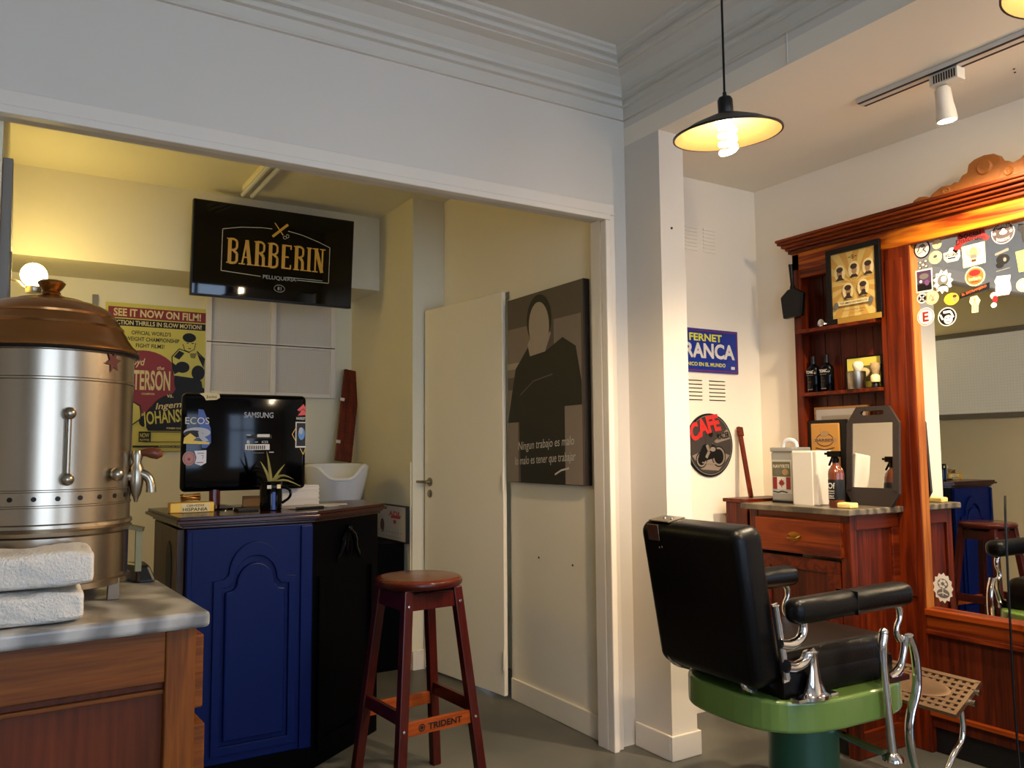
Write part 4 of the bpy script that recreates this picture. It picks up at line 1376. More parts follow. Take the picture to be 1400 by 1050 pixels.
# folded towels
def towel(name, x0, x1, y0, y1, z0, z1, rz, label, folds):
    mb = MB()
    nx, n2 = 64, 72
    loop = []
    for k in range(n2):
        a = 2 * PI * k / n2
        c, s = math.cos(a), math.sin(a)
        e = .34
        loop.append((math.copysign(abs(c) ** e, c), math.copysign(abs(s) ** e, s)))
    vs = []
    cy_, cz2 = (y0 + y1) / 2, (z0 + z1) / 2
    hy, hz = (y1 - y0) / 2, (z1 - z0) / 2
    rr = random.Random(folds)
    ph = [rr.uniform(0, 6) for _ in range(6)]
    for i in range(nx + 1):
        u = i / nx
        end = min(1, (1 - u) * 9, u * 9)
        kk = .80 + .20 * math.sqrt(max(0, end))
        x = x0 + (x1 - x0) * u
        for (a, b) in loop:
            q_ = Vector((x * 14 + folds, a * 1.6, b * 1.6))
            wob = .006 * mnoise.noise(q_) + .0035 * mnoise.noise(q_ * 3.1) + .0016 * mnoise.noise(q_ * 9) + rr.uniform(-.0009, .0009)
            sag = -.006 * math.sin(u * PI) if b > 0 else 0
            zz = cz2 + b * hz * kk + (wob + sag if b > -.6 else 0)
            vs.append((x + rr.uniform(-.001, .001), cy_ + a * hy * (.96 + .04 * kk) + wob * .8, max(z0 + .0006, zz)))
    fs = []
    for i in range(nx):
        for k in range(n2):
            k2 = (k + 1) % n2
            fs.append((i * n2 + k, i * n2 + k2, (i + 1) * n2 + k2, (i + 1) * n2 + k))
    fs.append(tuple(range(n2 - 1, -1, -1)))
    fs.append(tuple(nx * n2 + k for k in range(n2)))
    mb.add(vs, fs)
    o = mb.build(name, TOWEL, None, label, 'towel', 'folded white towels', loc=((x0 + x1) / 2, cy_, z0), smooth=True, sub=1)
    return o


towel('folded_towel', -.42, .142, 1.893, 2.045, .8603, .928, RZ, 'folded white terry towel, the lower one on the marble slab', 3)
towel('folded_towel', -.42, .158, 1.886, 2.055, .932, 1.008, RZ, 'folded white terry towel, the upper one of the stack', 5)

# ------------------------------------------------------------------ reception desk
DESK_SET = ('reception_desk', 'computer_monitor', 'yellow_box', 'chain_bundle', 'potted_aloe', 'paper_stack', 'loose_sheets', 'black_pen_case', 'notebook', 'cardboard_box')
T = thing('reception_desk', 'black reception desk with blue window reflection painted on its front, arched panel and mahogany top', 'desk', (1.05, 3.75, 0))
fp = [(.60, 3.44), (1.115, 3.44), (1.53, 3.745), (1.56, 4.06), (.58, 4.06)]      # body plan
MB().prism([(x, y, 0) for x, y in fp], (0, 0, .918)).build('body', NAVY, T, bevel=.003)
def off(pl, d):
    n = len(pl)
    out = []
    c = Vector((sum(p[0] for p in pl) / n, sum(p[1] for p in pl) / n))
    for i in range(n):
        a, b, e = Vector(pl[i - 1]), Vector(pl[i]), Vector(pl[(i + 1) % n])
        d1, d2 = (b - a).normalized(), (e - b).normalized()
        n1, n2 = Vector((d1.y, -d1.x)), Vector((d2.y, -d2.x))
        bis = (n1 + n2).normalized()
        out.append(b + bis * d / max(.3, bis.dot(n1)))
    return [(v.x, v.y) for v in out]
mb = MB()
for dd, z0, z1 in ((.012, .908, .918), (.022, .918, .926), (.040, .926, .938), (.030, .938, .950)):
    mb.prism([(x, y, z0) for x, y in off(fp, dd)], (0, 0, z1 - z0))
mb.build('desk_top', MAHOG, T, bevel=.002)
# black front board, blue reflection painted in, with raised arched panel (frame, bead, field)
yf = 3.44
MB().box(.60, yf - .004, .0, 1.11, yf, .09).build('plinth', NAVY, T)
MB().box(.602, yf - .012, .09, 1.105, yf, .905).build('front_board', BLUE_REFL, T, bevel=.003)
def arch(u0, u1, v0, v1, rise, n=14):
    """door-panel outline: shoulders then round arch"""
    w_ = u1 - u0
    pts = [(u0, v0), (u1, v0), (u1, v1), (u1 - w_ * .12, v1 + .004)]
    cx_ = (u0 + u1) / 2
    rr = w_ * .32
    for k in range(n + 1):
        a = math.pi * k / n
        pts.append((cx_ + rr * math.cos(a), v1 + .02 + rise * math.sin(a)))
    pts += [(u0 + w_ * .12, v1 + .004), (u0, v1)]
    return pts
def arch_ring(a, b, y0, y1, mat, nm):
    mb = MB()
    n = len(a)
    vs = [(x, y1, z) for x, z in a] + [(x, y1, z) for x, z in b] + [(x, y0, z) for x, z in a] + [(x, y0, z) for x, z in b]
    fs = []
    for i in range(n):
        j = (i + 1) % n
        fs += [(i, j, n + j, n + i), (i, 2 * n + i, 2 * n + j, j), (n + i, n + j, 3 * n + j, 3 * n + i)]
    mb.add(vs, fs)
    return mb.build(nm, mat, T, bevel=.002)
A1, A2 = arch(.705, 1.035, .12, .72, .112), arch(.735, 1.005, .15, .695, .088)
arch_ring(A1, A2, yf - .012, yf - .026, BLUE_REFL, 'panel_moulding')
A3 = arch(.750, .990, .165, .68, .078)
MB().prism([(x, yf - .012, z) for x, z in A3], (0, -.018, 0)).build('raised_panel', BLUE_REFL, T, bevel=.006)
MB().box(1.055, yf - .024, .09, 1.105, yf - .010, .90).build('front_stile', BLUE_REFL, T, bevel=.004)
MB().box(.602, yf - .022, .09, .625, yf - .010, .90).build('front_stile', BLUE_REFL, T, bevel=.004)
# left end board with a carved niche
BRW = wood('desk_end_wood', (48, 32, 22), (84, 60, 40), 'z', 1.0)
MB().box(.572, 3.46, 0, .602, 4.04, .905).build('end_board', BRW, T, bevel=.003)
mb = MB()
mb.prism([(.5715, y, z) for y, z in ((3.56, .45), (3.56, .80), (3.585, .84), (3.62, .855), (3.655, .84), (3.68, .80), (3.68, .45))], (-.004, 0, 0))
mb.build('end_niche', INK, T)
# carved ornament on the chamfered face
dirc = Vector((1.53 - 1.115, 3.745 - 3.44, 0)).normalized()
nrc = Vector((dirc.y, -dirc.x, 0))
def cp(s, z, o=.0):
    return Vector((1.115, 3.44, z)) + dirc * s + nrc * o
mb = MB()
for sgn in (-1, 1):
    mb.tube([cp(.25 + sgn * .01, .86, .012), cp(.25 + sgn * .045, .83, .016), cp(.25 + sgn * .05, .79, .014), cp(.25 + sgn * .085, .755, .012), cp(.25 + sgn * .09, .74, .010)], [.010, .012, .010, .008, .004], 8, smooth=1)
    mb.tube([cp(.25, .85, .012), cp(.25 + sgn * .02, .80, .014), cp(.25 + sgn * .012, .755, .010)], [.008, .010, .004], 8, smooth=1)
mb.ball(cp(.25, .868, .012), .014, seg=12)
mb.build('carved_ornament', BGLOSS, T, smooth=True)
mb = MB()
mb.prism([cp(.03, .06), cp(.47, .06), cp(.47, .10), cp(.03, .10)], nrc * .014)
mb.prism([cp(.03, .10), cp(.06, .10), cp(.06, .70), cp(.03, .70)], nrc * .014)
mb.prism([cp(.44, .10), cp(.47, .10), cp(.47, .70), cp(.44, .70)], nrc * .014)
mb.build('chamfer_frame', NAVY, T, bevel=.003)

DZ = .95
# monitor seen from behind
T = thing('computer_monitor', 'black glossy computer monitor seen from behind, covered in stickers', 'monitor', (.90, 3.82, DZ))
my = 3.80
ml, mr, mz0, mz1 = .638, 1.192, 1.030, 1.466
mb = rounded_box(mr - ml, .05, mz1 - mz0, .022, 4)
xf(mb, Matrix.Translation(((ml + mr) / 2, my + .025, (mz0 + mz1) / 2)))
mb.build('case', BGLOSS, T, smooth=True)
MB().box(ml + .02, my + .0505, mz0 + .025, mr - .02, my + .0515, mz1 - .02).build('screen', plain('dark_screen', (14, 16, 20), .1), T)
mb = MB()
mb.tube([(.785, my + .02, 1.06), (.785, my + .02, DZ + .012)], .024, 14, flat=.6)
mb.build('neck', plain('dark_red_stand', (70, 18, 16), .25), T, smooth=True)
MB().lathe([(.12, .0), (.118, .008), (.05, .016), (.03, .02)], (.80, my + .03, DZ), 36, sy=.75).build('stand_foot', BGLOSS, T, smooth=True)
mo = (ml, my - .0003, mz0)
kx, kz = (mr - ml) / 176, (mz1 - mz0) / 134
def mp_(x, y):
    return ((x - 247) * kx, (671 - y) * kz)
def mon(fn, nm, label=None):
    p = Print(mo, UXP, VZ, NY)
    fn(p)
    return p.build(nm, T, label=label)
SILV = plain('print_silver', (142, 142, 146), .4)
SBL = plain('sticker_blue', (24, 64, 142), .4)
SY2 = plain('sticker_bright_yellow', (212, 178, 30), .4)
SGY = plain('sticker_grey', (160, 160, 164), .4)
mon(lambda p: p.text('SAMSUNG', *mp_(352, 566), 8 * kz, SILV, 42 * kx, bold=.02), 'brand_lettering')
def m1(p):
    p.rect(*mp_(335, 599), *mp_(371, 594), INK)
    p.rect(*mp_(350, 597), *mp_(368, 593), WHITE).rect(*mp_(333, 615), *mp_(368, 607), WHITE)
    for k in range(9): p.rect(*mp_(336 + k * 3, 614), *mp_(337.4 + k * 3, 609), INK)
    p.ell(*mp_(337, 604), 2.5 * kx, 2.5 * kz, SGY).text('ICES', *mp_(361, 604), 3.5 * kz, SGY).rect(*mp_(334, 595), *mp_(341, 593.5), SGY).rect(*mp_(346, 604.5), *mp_(351, 603.5), SGY)
    p.rect(*mp_(343, 619.6), *mp_(360, 618.8), INKG).rect(*mp_(367, 619), *mp_(374, 617.6), SGY)
mon(m1, 'type_label', 'black and white type label with barcode')
def m2(p):
    p.poly([mp_(268, 559), mp_(275, 560), mp_(285, 585), mp_(286, 605), mp_(280, 612), mp_(274, 612), mp_(268, 570)], SBL)
    p.text('ECOS', *mp_(267, 575), 9 * kz, WHITE, 32 * kx, bold=.0)
    p.ell(*mp_(267, 591), 18 * kx, 7 * kz, SGY, 24).ell(*mp_(262, 593), 13 * kx, 5 * kz, INK, 20)
    p.poly([mp_(249, 606), mp_(250, 598), mp_(258, 592), mp_(266, 598), mp_(262, 602), mp_(284, 604), mp_(283, 607)], SY2)
    p.poly([mp_(268, 590), mp_(272, 588), mp_(276, 596), mp_(283, 602), mp_(276, 604), mp_(270, 598)], SGY)
mon(m2, 'sticker', 'blue, yellow and white lettered sticker')
def m3(p):
    p.ell(*mp_(257, 626), 8.5 * kx, 9.5 * kz, plain('sticker_dusty_red', (160, 112, 104), .5)).ring(*mp_(257, 626), 6.4 * kx, 7.2 * kz, .6 * kx, RED).ell(*mp_(257, 627), 2 * kx, 2 * kz, RED)
mon(m3, 'sticker', 'small dusty red round sticker')
def m4(p):
    p.poly([mp_(264, 616), mp_(280, 615), mp_(280, 632), mp_(273, 636), mp_(265, 633), mp_(267, 625)], plain('sticker_white_shield', (206, 204, 208), .5))
    p.rect(*mp_(268, 619.5), *mp_(277, 618.5), INKG).line([mp_(273, 622), mp_(276, 622), mp_(275, 627)], .7 * kx, INKG).rect(*mp_(267, 632), *mp_(276, 631), RED)
mon(m4, 'sticker', 'white shield sticker')
mon(lambda p: p.poly([mp_(269, 538), mp_(280, 536), mp_(296, 538), mp_(297, 543), mp_(292, 546), mp_(278, 547), mp_(275, 542)], CREAMP).text('Jucini', *mp_(285, 542.5), 5 * kz, INK, 14 * kx), 'sticker', 'cream script sticker at the top edge')
def m5(p):
    p.poly([mp_(408, 558), mp_(418, 549), mp_(419, 552), mp_(421, 552), mp_(421, 565), mp_(409, 566), mp_(414, 560)], plain('sticker_vivid_red', (206, 40, 36), .4))
    p.line([mp_(409, 562), mp_(417, 556), mp_(421, 560)], .9 * kx, INK)
    p.text('MARKET', *mp_(414, 570), 4 * kz, WHITE, 14 * kx)
    p.rect(*mp_(406, 612), *mp_(421.5, 575), WHITE).rect(*mp_(407.5, 610), *mp_(421, 576.5), INK).ell(*mp_(415, 592), 5 * kx, 9 * kz, plain('sticker_light_blue', (70, 130, 190), .4)).ell(*mp_(414, 588), 3 * kx, 5 * kz, SGY)
    p.line([mp_(406, 602), mp_(401, 593), mp_(407, 583)], .8 * kx, GOLD).line([mp_(413, 613), mp_(418, 622), mp_(421, 613)], .8 * kx, GOLD)
mon(m5, 'sticker', 'red and white sticker with a dark picture')

# things on the desk
T = thing('yellow_box', 'yellow and gold box with dark lettering at the left end of the desk', 'box', (.665, 3.68, DZ))
GLD = plain('gold_card', (206, 156, 40), .35, metal=.3)
MB().box(.575, 3.66, DZ, .752, 3.72, DZ + .043).build('body', GLD, T, bevel=.003)
p = Print((.663, 3.6598, DZ + .021), UXP, VZ, NY)
p.rect(-.045, -.018, .07, .018, CREAMP).text('CERVEZAS', .012, .009, .009, INK, .07).text('HISPANIA', .012, -.007, .014, INK, .10)
p.build('box_print', T)
mb = MB()
for k in range(5):
    a = k * 1.3
    mb.tube([(.66 + .04 * math.cos(a + j * .7), 3.69 + .014 * math.sin(a + j * .7), DZ + .050 + .006 * k + .003 * math.sin(j)) for j in range(8)], .0032, 6)
mb.build('chain_bundle', BRASSK, None, 'small heap of bronze chain on the yellow box', 'chain', loc=(.66, 3.69, DZ + .045), smooth=True)
# plant in black mug
T = thing('potted_aloe', 'small spiky aloe in a black mug before the monitor', 'potted plant', (.975, 3.60, DZ))
MB().lathe([(.042, 0), (.046, .004), (.048, .06), (.046, .118), (.048, .124), (.043, .126), (.041, .10), (.001, .095)], (.975, 3.60, DZ), 30).build('mug', BGLOSS, T, smooth=True)
mb = MB()
mb.tube([(1.02, 3.59, DZ + .10), (1.055, 3.585, DZ + .09), (1.058, 3.585, DZ + .055), (1.02, 3.59, DZ + .03)], .006, 8, smooth=2)
mb.build('mug_handle', BGLOSS, T, smooth=True)
MB().lathe([(.041, .096), (.02, .104), (.001, .106)], (.975, 3.60, DZ), 24).build('soil', plain('soil', (40, 30, 22), .9, bump=.8, bscale=150), T, smooth=True)
p = Print((.975, 3.5515, DZ + .05), UXP, VZ, NY)
p.rect(-.006, -.045, .006, .03, SBL).rect(-.030, .045, -.012, .06, PAPER).rect(.012, .045, .028, .062, CREAMP).rect(-.012, .048, .012, .058, INK)
p.build('mug_print', T)
LEAFM = plain('aloe_leaf', (128, 118, 48), .5, bump=.2, bscale=60, var=.2)
for (dx, dz, dyy, wv) in ((-.040, .120, .0, .0085), (-.020, .165, -.01, .009), (.046, .105, -.01, .009), (.075, .045, -.03, .009), (.100, .005, -.03, .006)):
    mb = MB()
    pts, rad = [], []
    for k in range(7):
        u = k / 6
        pts.append((.975 + dx * u * (.6 + .6 * u), 3.60 + dyy * u, DZ + .098 + dz * (u - .25 * u * u * (1 if dz < .1 else .2)) + (.03 * math.sin(u * PI) if dz < .08 else 0)))
        rad.append(wv * (1 - u) ** .7 + .0008)
    mb.tube(pts, rad, 8, flat=.35)
    mb.build('leaf', LEAFM, T, smooth=True)
# paper stack
T = thing('paper_stack', 'thick leaning stack of printed papers behind the potted aloe', 'paper stack', (1.19, 3.96, DZ))
for k in range(11):
    z = DZ + .0085 * k
    s_ = random.uniform(-.006, .006)
    mb = MB().box(1.09 + s_, 3.87 + s_, z + .0003, 1.28 + s_, 4.02 + s_, z + .0080)
    mb.build('sheet_bundle', PAPER, T)
T = thing('loose_sheets', 'loose papers spread on the right of the desk top', 'papers', (1.24, 3.72, DZ))
for k, (x, y, a) in enumerate(((1.20, 3.70, .2), (1.28, 3.78, -.3), (1.14, 3.64, .5))):
    M_ = Matrix.Translation((x, y, DZ + .001 + k * .0016)) @ Matrix.Rotation(a, 4, 'Z')
    xf(MB().box(-.10, -.05, 0, .10, .05, .0012), M_).build('sheet', PAPER, T)
M_ = Matrix.Translation((1.16, 3.585, DZ)) @ Matrix.Rotation(.35, 4, 'Z')
xf(MB().box(-.09, -.012, 0, .05, .012, .010), M_).build('black_pen_case', BLACK, None, 'flat black case lying beside the potted aloe', 'case', loc=(1.16, 3.585, DZ), bevel=.003)
M_ = Matrix.Translation((.90, 3.62, DZ)) @ Matrix.Rotation(.1, 4, 'Z')
xf(MB().box(-.07, -.03, 0, .02, .03, .012), M_).build('notebook', BLACK, None, 'thin black notebook between the yellow box and the aloe mug', 'notebook', loc=(.9, 3.62, DZ), bevel=.002)
M_ = Matrix.Translation((1.01, 3.95, DZ)) @ Matrix.Rotation(-.2, 4, 'Z')
xf(MB().box(-.07, -.05, 0, .07, .05, .045), M_).build('cardboard_box', plain('cardboard', (128, 96, 58), .8, bump=.2), None, 'small brown cardboard box behind the monitor stand', 'box', loc=(1.01, 3.95, DZ), bevel=.003)

# the desk is 0.97 m high; it and what stands on it are brought to their final size and place here
KD = .91
for o in list(COL.objects):
    if o.parent is None and o.name.split('.')[0] in DESK_SET:
        L = Vector(o.location)
        on_top = L.z > .5
        o.location = (L.x * KD, L.y * KD, .9725 + (L.z - DZ) * KD if on_top else 0)
        o.scale = (KD, KD, KD) if on_top else (KD, KD, .9725 / .95)

# ------------------------------------------------------------------ stool
T = thing('bar_stool', 'red-brown wooden bar stool with round seat beside the desk', 'stool', (1.285, 2.755, 0), math.radians(4))
MB().lathe([(.001, .715), (.135, .715), (.150, .720), (.158, .730), (.158, .740), (.152, .747), (.135, .750), (.001, .7505)], seg=48).build('seat', SEATW, T, smooth=True, world=False)
MB().lathe([(.152, .7185), (.159, .726), (.1595, .735), (.157, .742)], seg=48).build('seat_edge', STOOLW, T, smooth=True, world=False)
TP, FT = .098, .168
legs = {}
def lpt(sx, sy, z):
    k = TP + (FT - TP) * (.715 - z) / .715
    return Vector((sx * k, sy * k, z))
for sx in (-1, 1):
    for sy in (-1, 1):
        mb = MB()
        mb.bar(lpt(sx, sy, 0), lpt(sx, sy, .715), .034, .034, (0, 1, 0))
        mb.build('leg', STOOLW, T, world=False, bevel=.003)
for (a, b, z) in (((-1, -1), (1, -1), .675), ((-1, 1), (1, 1), .675), ((-1, -1), (-1, 1), .675), ((1, -1), (1, 1), .675)):
    MB().bar(lpt(*a, z), lpt(*b, z), .018, .055).build('apron', STOOLW, T, world=False, bevel=.002)
for (a, b, z) in (((-1, -1), (1, -1), .265), ((-1, 1), (1, 1), .265), ((-1, -1), (-1, 1), .30), ((1, -1), (1, 1), .30)):
    st = MB().bar(lpt(*a, z), lpt(*b, z), .018, .045).build('stretcher', STOOLS if a[1] == b[1] else STOOLW, T, world=False, bevel=.002)
    if a == (-1, -1) and b == (1, -1):
        q = lpt(-1, -1, z)
        p = Print((0, q.y - .0092, z), UXP, VZ, NY)
        p.ell(-.070, 0, .013, .013, INK).ring(-.070, 0, .008, .008, .002, STOOLS).text('TRIDENT', .022, 0, .021, INK, .135, bold=.03)
        p.build('stretcher_print', st, world=False)
for sx, sy in ((-1, -1), (1, -1)):
    for z in (.265, .665):
        q = lpt(sx, sy, z) + Vector((0, -.017, 0))
        MB().lathe([(.006, 0), (.005, .003), (.001, .004)], q, 12, (0, -1, 0)).build('bolt', CHROME, T, world=False, smooth=True)

# ------------------------------------------------------------------ television with logo
def slab_letters(p, word, u, v, h, width, m):
    """tall condensed capitals with slab serifs, drawn stroke by stroke"""
    n = len(word)
    widths = {'I': .55}
    tot = sum(widths.get(c, 1) for c in word)
    x = u - width / 2
    for c in word:
        w_ = width / tot * widths.get(c, 1)
        a, b = x + w_ * .12, x + w_ * .88
        t1, t2, sf = w_ * .27, w_ * .13, h * .045
        lo, hi = v - h / 2, v + h / 2
        X = lambda k: a + (b - a) * k
        Y = lambda k: lo + h * k
        ser = lambda k, y: p.line([(X(k) - t1 * .85, y), (X(k) + t1 * .85, y)], sf, m)
        if c in 'BR':
            s0 = .22
            p.line([(X(s0), lo), (X(s0), hi)], t1, m)
            p.line([(X(s0), Y(.98)), (X(.65), Y(.98)), (X(.9), Y(.9)), (X(.9), Y(.64)), (X(.65), Y(.54)), (X(s0), Y(.54))], t2 * 1.2, m)
            if c == 'B':
                p.line([(X(.6), Y(.52)), (X(.92), Y(.42)), (X(.92), Y(.1)), (X(.65), Y(.02)), (X(s0), Y(.02))], t2 * 1.4, m)
            else:
                p.line([(X(.55), Y(.54)), (X(.86), Y(.4)), (X(.88), lo)], t1 * .8, m)
                ser(.92, Y(.02))
            ser(s0, Y(.02)); ser(s0, Y(.98))
        elif c == 'A':
            p.line([(X(.12), lo), (X(.48), hi)], t2, m)
            p.line([(X(.52), hi), (X(.86), lo)], t1, m)
            p.line([(X(.24), Y(.3)), (X(.74), Y(.3))], t2 * .8, m)
            ser(.10, Y(.02)); ser(.88, Y(.02))
        elif c == 'E':
            p.line([(X(.22), lo), (X(.22), hi)], t1, m)
            for y, e in ((.03, .95), (.5, .75), (.97, .95)):
                p.line([(X(.1), Y(y)), (X(e), Y(y))], t2 * .9, m)
            p.line([(X(.95), Y(.0)), (X(.95), Y(.18))], t2 * .8, m)
            p.line([(X(.95), Y(1.)), (X(.95), Y(.82))], t2 * .8, m)
        elif c == 'I':
            k = .5
            p.line([(X(k), lo), (X(k), hi)], t1 * 1.6, m)
            for y in (.02, .98):
                p.line([(X(0), Y(y)), (X(1), Y(y))], sf, m)
        elif c == 'N':
            p.line([(X(.14), lo), (X(.14), hi)], t2, m)
            p.line([(X(.88), lo), (X(.88), hi)], t2, m)
            p.line([(X(.16), hi), (X(.86), lo)], t1, m)
            ser(.14, Y(.02)); ser(.12, Y(.98)); ser(.88, Y(.98))
        x += w_


T = thing('television', 'black wall television showing a gold barber logo', 'television', (1.255, 4.60, 2.06))
TM = Matrix.Translation((1.255, 4.60, 2.315)) @ Matrix.Rotation(math.radians(5), 4, 'X')
xf(MB().box(-.455, 0, -.262, .455, .04, .262), TM).build('case', BLACK, T, bevel=.004)
xf(MB().box(-.447, -.002, -.25, .447, .001, .254), TM).build('screen', plain('tv_glass', (2, 2, 3), .03, spec=.4), T)
mb = MB()
mb.box(1.18, 4.64, 2.25, 1.33, 4.72, 2.40)
mb.build('wall_mount', DARKM, T)
R3 = TM.to_3x3()
p = Print(TM @ Vector((0, -.0023, 0)), R3 @ Vector((1, 0, 0)), R3 @ Vector((0, 0, 1)), R3 @ Vector((0, -1, 0)))
LG = plain('logo_gold', (168, 124, 34), .4, emit=.05)
LW = plain('logo_line', (150, 142, 116), .4, emit=.04)
LGR = plain('logo_grey', (110, 108, 100), .4, emit=.08)
p.line([(-.30, -.115), (-.30, .115), (-.20, .138), (-.08, .150), (-.03, .150)], .004, LW)
p.line([(.06, .150), (.14, .138), (.24, .110), (.31, .085), (.31, -.125), (.12, -.125)], .004, LW)
p.line([(-.30, -.115), (-.085, -.125)], .004, LW)
slab_letters(p, 'BARBERIN', .0, .0, .138, .56, LG)
p.text('PELUQUERIA', .02, -.128, .026, LGR, .19)
p.line([(-.03, .105), (.055, .185)], .014, LG).line([(-.02, .185), (.03, .12)], .006, LG).ring(.04, .108, .010, .008, .003, LW, 12).ring(.055, .118, .008, .010, .003, LW, 12)
p.rect(.06, -.118, .27, -.114, LGR)
p.ring(0.02, -.185, .03, .02, .003, LGR, 20).text('81', .02, -.185, .02, LGR)
p.build('logo', T, label='gold lettered logo with comb and scissors')

# ------------------------------------------------------------------ boxing poster on the back wall
T = thing('boxing_poster', 'yellow vintage boxing poster with red and black lettering', 'poster', (.72, 5.195, 1.21))
MB().box(.442, 5.178, 1.212, 1.002, 5.198, 2.074).build('board', YEL, T, bevel=.002)
p = Print((.442, 5.1778, 1.212), UXP, VZ, NY)
p.rect(.012, .775, .548, .838, RED).text('SEE IT NOW ON FILM!', .28, .807, .046, CREAMP, .48, bold=.03)
p.rect(.012, .728, .548, .768, INK).text('ACTION THRILLS IN SLOW MOTION!', .28, .748, .027, CREAMP, .49, bold=.025)
p.text("OFFICIAL WORLD'S", .245, .692, .024, INK, .215, bold=.015).text('HEAVYWEIGHT CHAMPIONSHIP', .215, .655, .024, INK, .37, bold=.015).text('FIGHT FILMS!', .24, .617, .024, INK, .155, bold=.015)
p.ell(.205, .405, .205, .185, RED, 40)
p.text('Floyd', .165, .515, .055, CREAMP, .10, shear=.25).text('the', .30, .49, .022, CREAMP, .04, shear=.25)
p.text('PATTERSON', .207, .415, .118, CREAMP, .295, bold=.025)
p.text('CHAMPION', .235, .335, .012, CREAMP, .07)
OLV = plain('poster_olive', (120, 108, 40), .5)
# standing boxer (generic figure in print)
p.ell(.45, .42, .075, .10, INK, 20)
p.poly([(.37, .45), (.36, .56), (.40, .61), (.52, .60), (.55, .54), (.55, .43), (.46, .44)], YEL)
p.line([(.37, .45), (.36, .56), (.40, .61), (.46, .59)], .006, INK).line([(.50, .60), (.55, .55), (.55, .47)], .008, INK)
p.ell(.455, .645, .036, .048, YEL).ell(.455, .680, .038, .028, INK).line([(.42, .64), (.43, .605), (.455, .594), (.485, .61), (.492, .65)], .004, INK)
p.poly([(.36, .53), (.385, .51), (.40, .47), (.375, .455)], INK).poly([(.46, .585), (.50, .59), (.49, .555), (.465, .56)], OLV).line([(.44, .648), (.452, .646)], .005, INK).line([(.468, .646), (.482, .648)], .005, INK).line([(.45, .615), (.466, .614)], .005, INK)
p.poly([(.37, .56), (.40, .60), (.43, .585), (.40, .545)], INK).poly([(.50, .59), (.545, .55), (.54, .50), (.515, .55)], INK).ell(.42, .50, .040, .034, INK).ell(.51, .47, .038, .045, INK).poly([(.40, .42), (.53, .42), (.54, .36), (.44, .37)], INK)
# crouching boxer
p.poly([(.08, .28), (.13, .30), (.19, .26), (.20, .19), (.14, .13), (.08, .15)], YEL).line([(.13, .30), (.195, .265), (.20, .19), (.15, .15)], .006, INK)
p.ell(.105, .325, .03, .035, YEL).ell(.105, .345, .032, .022, INK).ell(.22, .175, .030, .034, INK).poly([(.07, .15), (.14, .14), (.15, .08), (.08, .06)], INK).line([(.14, .09), (.15, .03)], .008, INK)
# black lettered shape
p.ell(.42, .25, .17, .10, INK, 32, .12).ell(.47, .33, .10, .07, INK, 24)
p.poly([(.20, .19), (.25, .26), (.56, .33), (.56, .12), (.24, .12)], INK)
p.text('vs.', .355, .325, .024, CREAMP).text('Ingemar', .375, .268, .050, CREAMP, .20, shear=.25, rot=.12).text('JOHANSSON', .365, .195, .10, YEL, .31, rot=.10, bold=.02).text('FORMER CHAMPION', .40, .135, .011, CREAMP, .12)
p.rect(.19, .055, .255, .115, INK).text('NOW', .222, .093, .025, YEL, .05).text('PLAYING', .222, .067, .012, YEL, .05)
p.line([(.255, .112), (.548, .112)], .004, INK).line([(.255, .055), (.548, .055)], .004, INK).rect(.16, .022, .548, .034, INK).text('Released by United Artists', .40, .028, .007, CREAMP, .20)
p.build('poster_print', T)

# ------------------------------------------------------------------ back room furniture
T = thing('wash_basin', 'white porcelain salon wash basin behind the desk', 'wash basin', (1.59, 4.50, 0))
mb = MB()
rings = []
N_ = 40
def rim(t, s, zoff):
    a = 2 * PI * t / N_
    x = math.cos(a) * .162 * s
    y = math.sin(a) * .21 * s
    da = (a - (1.5 * PI - .25) + PI) % (2 * PI) - PI
    z = 1.125 - .075 * math.exp(-(da / .62) ** 4) + zoff
    return (1.585 + x, 4.50 + y, z)
lv = [(.55, -.22, 1), (.85, -.16, 1), (1.02, -.05, .8), (1.08, -.005, 0), (1.02, .008, 0), (.95, -.01, 0), (.80, -.09, .6), (.45, -.14, 1)]
for s, zo, fl in lv:
    ring = []
    for t_ in range(N_):
        x, y, z = rim(t_, s, zo)
        if fl:
            z = z * (1 - fl) + (1.10 + zo) * fl
        ring.append((x, y, z))
    rings += ring
fs = []
for i in range(len(lv) - 1):
    for k in range(N_):
        k2 = (k + 1) % N_
        fs.append((i * N_ + k, i * N_ + k2, (i + 1) * N_ + k2, (i + 1) * N_ + k))
fs.append(tuple(range(N_)))
fs.append(tuple((len(lv) - 1) * N_ + k for k in range(N_)))
mb.add(rings, fs)
mb.build('bowl', PORC, T, smooth=True)
MB().lathe([(.07, 0), (.07, .02), (.045, .05), (.045, .86), (.09, .90)], (1.585, 4.50, 0), 24).build('pedestal', BLACK, T, smooth=True)
T = thing('wooden_shelf', 'dark red-brown wooden shelf behind the wash basin', 'shelf', (1.7, 5.0, 0))
MB().box(1.40, 4.90, 1.095, 1.90, 5.16, 1.13).build('board', MAHOG, T, bevel=.003)
for x in (1.42, 1.86):
    MB().box(x, 4.92, 0, x + .03, 5.14, 1.095).build('side_board', MAHOG, T, bevel=.002)
T = thing('leaning_board', 'tall red-brown scored wooden board leaning in the back corner', 'board', (1.83, 5.05, 1.13))
M_ = Matrix.Translation((1.815, 5.02, 1.13)) @ Matrix.Rotation(math.radians(9), 4, 'Y') @ Matrix.Rotation(math.radians(-9), 4, 'X')
xf(MB().box(-.055, 0, .012, .055, .022, .62), M_).build('plank', REDW, T, bevel=.002)
mb = MB()
for k in range(8):
    mb.box(-.056, -.002, .06 + k * .068, .056, .001, .064 + k * .068)
mb.box(-.016, -.002, .012, -.013, .001, .62)
xf(mb, M_).build('scored_lines', PINED, T)
